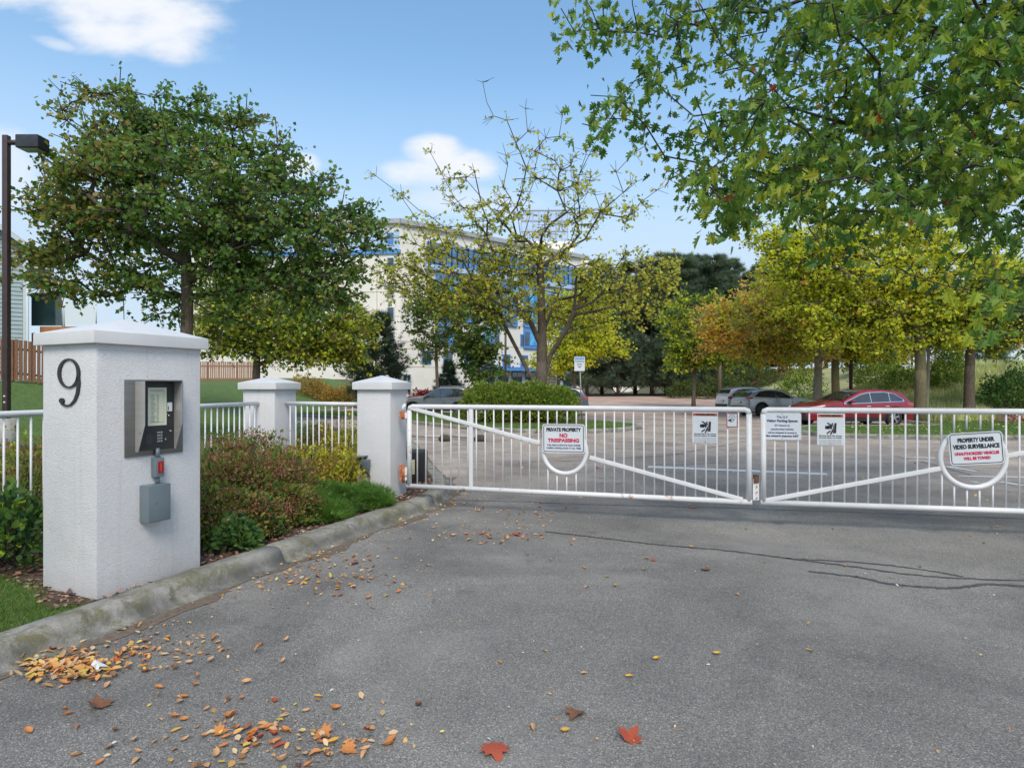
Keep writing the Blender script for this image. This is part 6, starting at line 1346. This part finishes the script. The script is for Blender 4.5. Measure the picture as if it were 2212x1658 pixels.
# ------------------------------------------------------------------ overhanging oak-leaved maple, trunk outside the frame at right
def overhang():
    t = thing('maple_tree', (9.6, 8.2, .1), 'near maple whose large-leaved boughs hang into the upper right of the photo', 'tree')
    poly = [(1165, 5), (1180, 35), (1215, 85), (1262, 100), (1290, 150), (1245, 215), (1262, 300), (1300, 335), (1400, 310), (1420, 380), (1490, 460), (1530, 500), (1590, 490), (1640, 500), (1740, 500), (1800, 560), (1900, 560), (1960, 640), (2060, 650), (2120, 700), (2230, 715), (2400, 740), (2600, 560), (2700, -500), (1500, -500), (1300, -120)]
    want = 980; xs_, ys_ = [], []
    while len(xs_) < want:
        x = rs.uniform(1160, 2700); y = rs.uniform(-420, 760)
        if not inside(poly, np.array([x]), np.array([y]))[0]: continue
        pr = np.clip((x - 1080) / 620, .2, 1) * (1 if y > 0 else .45)
        if y < 330 and x < 1450: pr *= .9
        if y > 470: pr *= .5
        if math.sin(x * .019 + 1.3 * math.sin(y * .017)) * math.cos(y * .023 + 1) > .5 and x < 1800: pr *= .3
        if rs.uniform() < pr: xs_.append(x); ys_.append(y)
    T = []
    for x, y in zip(xs_, ys_):
        D = rs.uniform(5.6, 9.6) if x > 1500 else rs.uniform(7.2, 9.2); 
        if x > 2300: D = rs.uniform(6.2, 10)
        T.append(np.array(P(x, y, D)))
    T = np.array(T); trunk = [(9.6 - .05 * i, 8.2 - .02 * i, .0 + i * .75) for i in range(13)]
    A, PR, ends, n0 = skeleton(T, trunk, 3.3, .38, .15, .16, .07, droop=.05)
    cnt = np.zeros(len(A)); cnt[ends] = 1
    for i in range(len(A) - 1, 0, -1): cnt[PR[i]] += cnt[i]
    rad = .0045 + .15 * (cnt / cnt[0]) ** .66; rad[:n0] = np.linspace(.3, .12, n0)
    mb = MB(); mb.tube([A[i] for i in range(n0)], [float(rad[i]) for i in range(n0)], 14); obj('trunk', mb, MT['bark'], t)
    idx = np.arange(n0, len(A)); tubes('branches', A, PR, rad, idx, 6, MT['twig'], t)
    # leaves hang round every twig end
    K = 18; N = len(ends) * K; e = np.repeat(A[ends], K, 0); q = np.repeat(A[PR[ends]], K, 0)
    pos = q + (e - q) * rs.uniform(-.2, 1.15, (N, 1)) + rs.normal(size=(N, 3)) * np.array([.12, .12, .13]); d = (e - q); d /= np.linalg.norm(d, axis=1, keepdims=True) + 1e-6; d = d * .5 + rs.normal(size=(N, 3)) * .6; d[:, 2] -= .75
    nr = rs.normal(size=(N, 3)); nr[:, 2] += .8; sz = .122 * rs.uniform(.45, 1.3, N)
    pal = [((.050, .11, .024), 3), ((.08, .165, .028), 4), ((.14, .22, .028), 3), ((.26, .33, .03), 1.6), ((.034, .075, .03), 1.6), ((.25, .04, .015), .05), ((.3, .14, .04), .07)]
    w = np.array([p[1] for p in pal]); cl = np.repeat(rs.choice(len(pal), len(ends), p=w / w.sum()), K); o2 = rs.choice(len(pal), N, p=w / w.sum()); sub = np.where((rs.uniform(size=N) < .55), cl, o2)
    low = (pos[:, 2] < 3.3) & (rs.uniform(size=N) < .3); sub[low] = 3
    cols = pick(pal, N, .25, sub)
    # petioles
    ppx = pos[:, 0] / pos[:, 1] * FPX + CX; ppy = HY - (pos[:, 2] - CAM_H) / pos[:, 1] * FPX
    vis = (ppx > 0) & (ppx < 2212) & (ppy > 0) & (ppy < 1658); score = np.where(vis, sz / pos[:, 1], 0); hero = np.argsort(-score)[:300]; rest = np.ones(N, bool); rest[hero] = False
    leaves('foliage', pos[rest], d[rest], nr[rest], sz[rest], 'oak', cols[rest], None, t)
    s_, d_, n_ = rot_frames(d, nr); bank = []
    sv, sf = shape('oak')
    for k in range(4 * len(pal)):
        c = pick(pal, 1, .2, np.array([k // 4])); v = sv.copy(); v[:, 2] += .12 * np.sin(v[:, 1] * 4 + k) * v[:, 0] - .15 * (k % 3) * v[:, 1] ** 2
        me = mesh_np('leaf', v, sf, sf.shape[1], False, np.repeat(c, len(sv), 0)); me.materials.append(MT['leaf']); bank.append(me)
    for k, i in enumerate(hero):
        o = bpy.data.objects.new('leaf', bank[int(sub[i]) * 4 + k % 4]); COL.objects.link(o); o.parent = t; o.matrix_parent_inverse = Matrix.Translation(-V(t.location))
        M = Matrix(((s_[i][0], d_[i][0], n_[i][0], pos[i][0]), (s_[i][1], d_[i][1], n_[i][1], pos[i][1]), (s_[i][2], d_[i][2], n_[i][2], pos[i][2]), (0, 0, 0, 1))) @ Matrix.Diagonal((sz[i], sz[i], sz[i], 1)); o.matrix_basis = M
overhang()

# ------------------------------------------------------------------ fallen leaves
LCOL = {'orange': (.50, .19, .05), 'tan': (.54, .30, .14), 'yellow': (.58, .34, .05), 'red': (.36, .07, .03), 'brown': (.20, .085, .04), 'white': (.66, .64, .6)}
LM = {k: pm(k + '_dry_leaf', c, .6, var=.3, sc=25, bump=.4, bs=60, bdist=.002) for k, c in LCOL.items()}
def curl_mesh(kind, seed):
    r_ = random.Random(seed)
    if kind == 'small': out = [(0, 0), (.22, .2), (.3, .5), (.2, .8), (0, 1), (-.2, .8), (-.3, .5), (-.22, .2)]
    else: out = [(0, 0), (.12, .12), (.42, .05), (.34, .25), (.62, .42), (.40, .47), (.42, .66), (.2, .62), (.16, .82), (0, 1.05), (-.16, .82), (-.2, .62), (-.42, .66), (-.40, .47), (-.62, .42), (-.34, .25), (-.42, .05), (-.12, .12)]
    cu = r_.uniform(.8, 2.4) if kind == 'small' else r_.uniform(-.1, .7); cv = r_.uniform(-.6, 1.3) if kind == 'small' else r_.uniform(-.5, .6); tw = r_.uniform(-.5, .5)
    def f(x, y, k=1.0): return (x * k * (1 - .25 * cu * abs(x)), (y - .5) * k, (cu * x * x * 1.2 + cv * (y - .5) ** 2 + tw * x * (y - .5)) * k * k)
    c = f(0, .5); n = len(out); v = [c] + [f(x * .5, .5 + (y - .5) * .5) for x, y in out] + [f(x, y) for x, y in out]
    fs = [(0, 1 + i, 1 + (i + 1) % n) for i in range(n)] + [(1 + i, 1 + n + i, 1 + n + (i + 1) % n, 1 + (i + 1) % n) for i in range(n)]
    zm = min(q[2] for q in v); me = bpy.data.meshes.new('fallen_leaf'); me.from_pydata([(a, b, z - zm + .01) for a, b, z in v], [], fs); me.polygons.foreach_set('use_smooth', [True] * len(fs)); me.update(); return me
LB = {}
for k in LCOL:
    for kind in ('small', 'big'):
        LB[k, kind] = []
        for s in range(6):
            me = curl_mesh(kind, s * 7 + len(k)); me.materials.append(LM[k]); LB[k, kind].append(me)
def fallen(p, sz, col, kind, label, group=None, lift=0.0):
    o = bpy.data.objects.new('fallen_leaf', rnd.choice(LB[col, kind])); COL.objects.link(o); o.location = (p.x, p.y, p.z + .006 + lift); o.rotation_euler = (rnd.uniform(-.3, .3), rnd.uniform(-.3, .3), rnd.uniform(0, 6.28)); s = sz * rnd.uniform(.8, 1.2); o.scale = (s * (rnd.uniform(.55, 1.25) if kind == 'small' else 1), s, s * rnd.uniform(.8, 1.6))
    tag(o, label, 'leaf', group); return o
names = {'orange': 'small curled orange leaf', 'tan': 'small curled tan leaf', 'yellow': 'small bright yellow leaf', 'red': 'small red leaf', 'brown': 'small dark brown leaf', 'white': 'small pale whitish leaf'}
def zone(n, f, cols, sz, where):
    for i in range(n):
        px, py = f(); c = rnd.choices(list(cols), list(cols.values()))[0]; p = G(px, py); big = rnd.random() < .04
        fallen(p, sz, c, 'small', names[c] + ' ' + where, names[c].replace('leaf', 'leaves') + ' ' + where, rnd.uniform(0, .012) if 'pile' in where else 0)
gs = rnd.gauss
mix1 = {'orange': 6, 'tan': 4.5, 'yellow': 1, 'brown': 1.2, 'red': .5}
zone(74, lambda: (gs(150, 55), 1446 + gs(0, 17) - 0), mix1, .058, 'in the thick leaf pile beside the kerb')
zone(14, lambda: (gs(290, 35), 1415 + gs(0, 7)), mix1, .055, 'in the small pile just right of the thick one')
zone(34, lambda: (rnd.uniform(300, 620), rnd.uniform(1370, 1520)), mix1, .05, 'scattered on the asphalt right of the kerb pile')
zone(52, lambda: (gs(600, 120), min(1655, gs(1590, 38))), mix1, .058, 'in the loose drift at the bottom of the photo')
zone(14, lambda: (rnd.uniform(30, 420), rnd.uniform(1530, 1650)), mix1, .05, 'on the bare asphalt at the bottom left')
zone(34, lambda: (gs(720, 75), gs(1243, 26)), mix1, .055, 'in the drift along the gutter before the flower bed')
zone(24, lambda: (gs(1060, 55), gs(1160, 9)), {'orange': 6, 'red': 2, 'tan': 2}, .065, 'in the orange drift in front of the left gate leaf')
zone(14, lambda: (gs(1110, 70), gs(1100, 10)), {'orange': 5, 'red': 2, 'tan': 2}, .06, 'under the left gate leaf')
zone(22, lambda: (rnd.uniform(1200, 2200), rnd.uniform(1130, 1300)), {'orange': 3, 'tan': 3, 'yellow': 2}, .05, 'on the drive in front of the right gate leaf')
zone(9, lambda: (rnd.uniform(1050, 2150), rnd.uniform(1350, 1600)), {'yellow': 4, 'tan': 2, 'orange': 1}, .05, 'on the empty drive in the lower right')
BIG = [(765, 1217, 'red', .11, 'bright red-orange maple leaf lying in the gutter drift'), (1116, 1156, 'red', .12, 'bright orange-red maple leaf in front of the left gate leaf'), (1243, 1546, 'brown', .11, 'dark brown-red crumpled leaf alone in the bottom middle'),
       (1362, 1592, 'red', .13, 'largest rust-red maple leaf at the bottom of the photo'), (1070, 1628, 'red', .12, 'rust-red maple leaf at the bottom, left of the largest one'), (1497, 1097, 'red', .11, 'orange-red leaf under the right end of the left gate leaf'),
       (212, 1524, 'brown', .11, 'long dark red-brown leaf below the thick leaf pile'), (1525, 1231, 'brown', .10, 'brown maple leaf in the middle of the drive'), (1413, 1211, 'red', .07, 'little red leaf in the middle of the drive, left of the brown one'), (585, 1570, 'tan', .09, 'tan lobed leaf in the bottom drift'),
       (478, 1582, 'orange', .09, 'orange lobed leaf in the bottom drift, left of the tan one'), (700, 1587, 'orange', .085, 'orange leaf in the bottom drift at its right end'), (755, 1622, 'orange', .085, 'orange leaf at the right end of the bottom drift, lowest'), (1290, 1012, 'red', .12, 'red leaf on the lot behind the left gate leaf'), (2290 / 1.157, 1156 / 1.157 + 2, 'orange', .12, 'orange leaf on the lot behind the right gate ring')]
for px, py, c, sz, lb in BIG: fallen(G(px, py), sz, c, 'big', lb)
o = obj('paper_scrap', MB().add([G(196, 1447) + Z * .035, G(215, 1453) + Z * .04, G(205, 1443) + Z * .055, G(235, 1449) + Z * .03, G(212, 1458) + Z * .028], [(0, 1, 2), (1, 3, 2), (0, 4, 1)]), MT['signwhite']); tag(o, 'torn white paper scrap lying on the thick leaf pile', 'litter')
# finer litter nobody could count
def litter(name, f, n, sz, pal, z=.006):
    pts = [f() for _ in range(n)]; pos = np.array([[p[0], p[1], z + rnd.uniform(0, .01)] for p in pts]); d = rs.normal(size=(n, 3)); d[:, 2] *= .3; nr = rs.normal(size=(n, 3)) * .35; nr[:, 2] = 1; return leaves(name, pos, d, nr, sz * rs.uniform(.4, 1.3, n), 'oval', pick(pal, n, .3), MT['dry'])
LP = [(LCOL['orange'], 4), (LCOL['tan'], 4), (LCOL['yellow'], 1.2), (LCOL['brown'], 1)]
def fr():
    y = 9 + 18 * rnd.random() ** 1.4; return (rnd.uniform(-2.5, y * .8), y)
litter('leaf_litter', lambda: (lambda s: (s.x, s.y))(G(gs(150, 55), gs(1446, 16))), 190, .055, LP, .02)
litter('leaf_litter', fr, 520, .055, LP)
litter('leaf_litter', lambda: (lambda s: (s.x, s.y))(G(gs(600, 150), min(1700, gs(1600, 45)))), 110, .045, LP)
litter('leaf_litter', lambda: (lambda s: (s.x + abs(gs(0, .22)) + .32, s.y + rnd.uniform(-.2, .2)))(V((*rnd.choice(LKs[12:46]), 0))), 330, .035, LP)
litter('leaf_litter', lambda: (lambda s: (s.x, s.y))(G(gs(700, 110), gs(1240, 32))), 170, .045, LP)
litter('leaf_litter', lambda: (lambda s: (s.x, s.y))(G(gs(330, 110), gs(1400, 22))), 110, .045, LP)
litter('leaf_litter', lambda: (lambda s: (s.x, s.y))(G(gs(1080, 110), gs(1130, 28))), 110, .05, LP)
litter('leaf_litter', lambda: (rnd.uniform(-2.8, 4.2), rnd.uniform(2.8, 8.6)), 260, .022, LP + [((.6, .58, .5), 3)])
litter('leaf_litter', lambda: (rnd.uniform(11, 24), rnd.uniform(20.4, 28)), 420, .09, [(LCOL['yellow'], 2), ((.62, .55, .25), 3), (LCOL['orange'], 1)], .16)
litter('leaf_litter', lambda: (rnd.uniform(-4.5, 5), rnd.uniform(21.5, 24) ), 160, .08, LP)
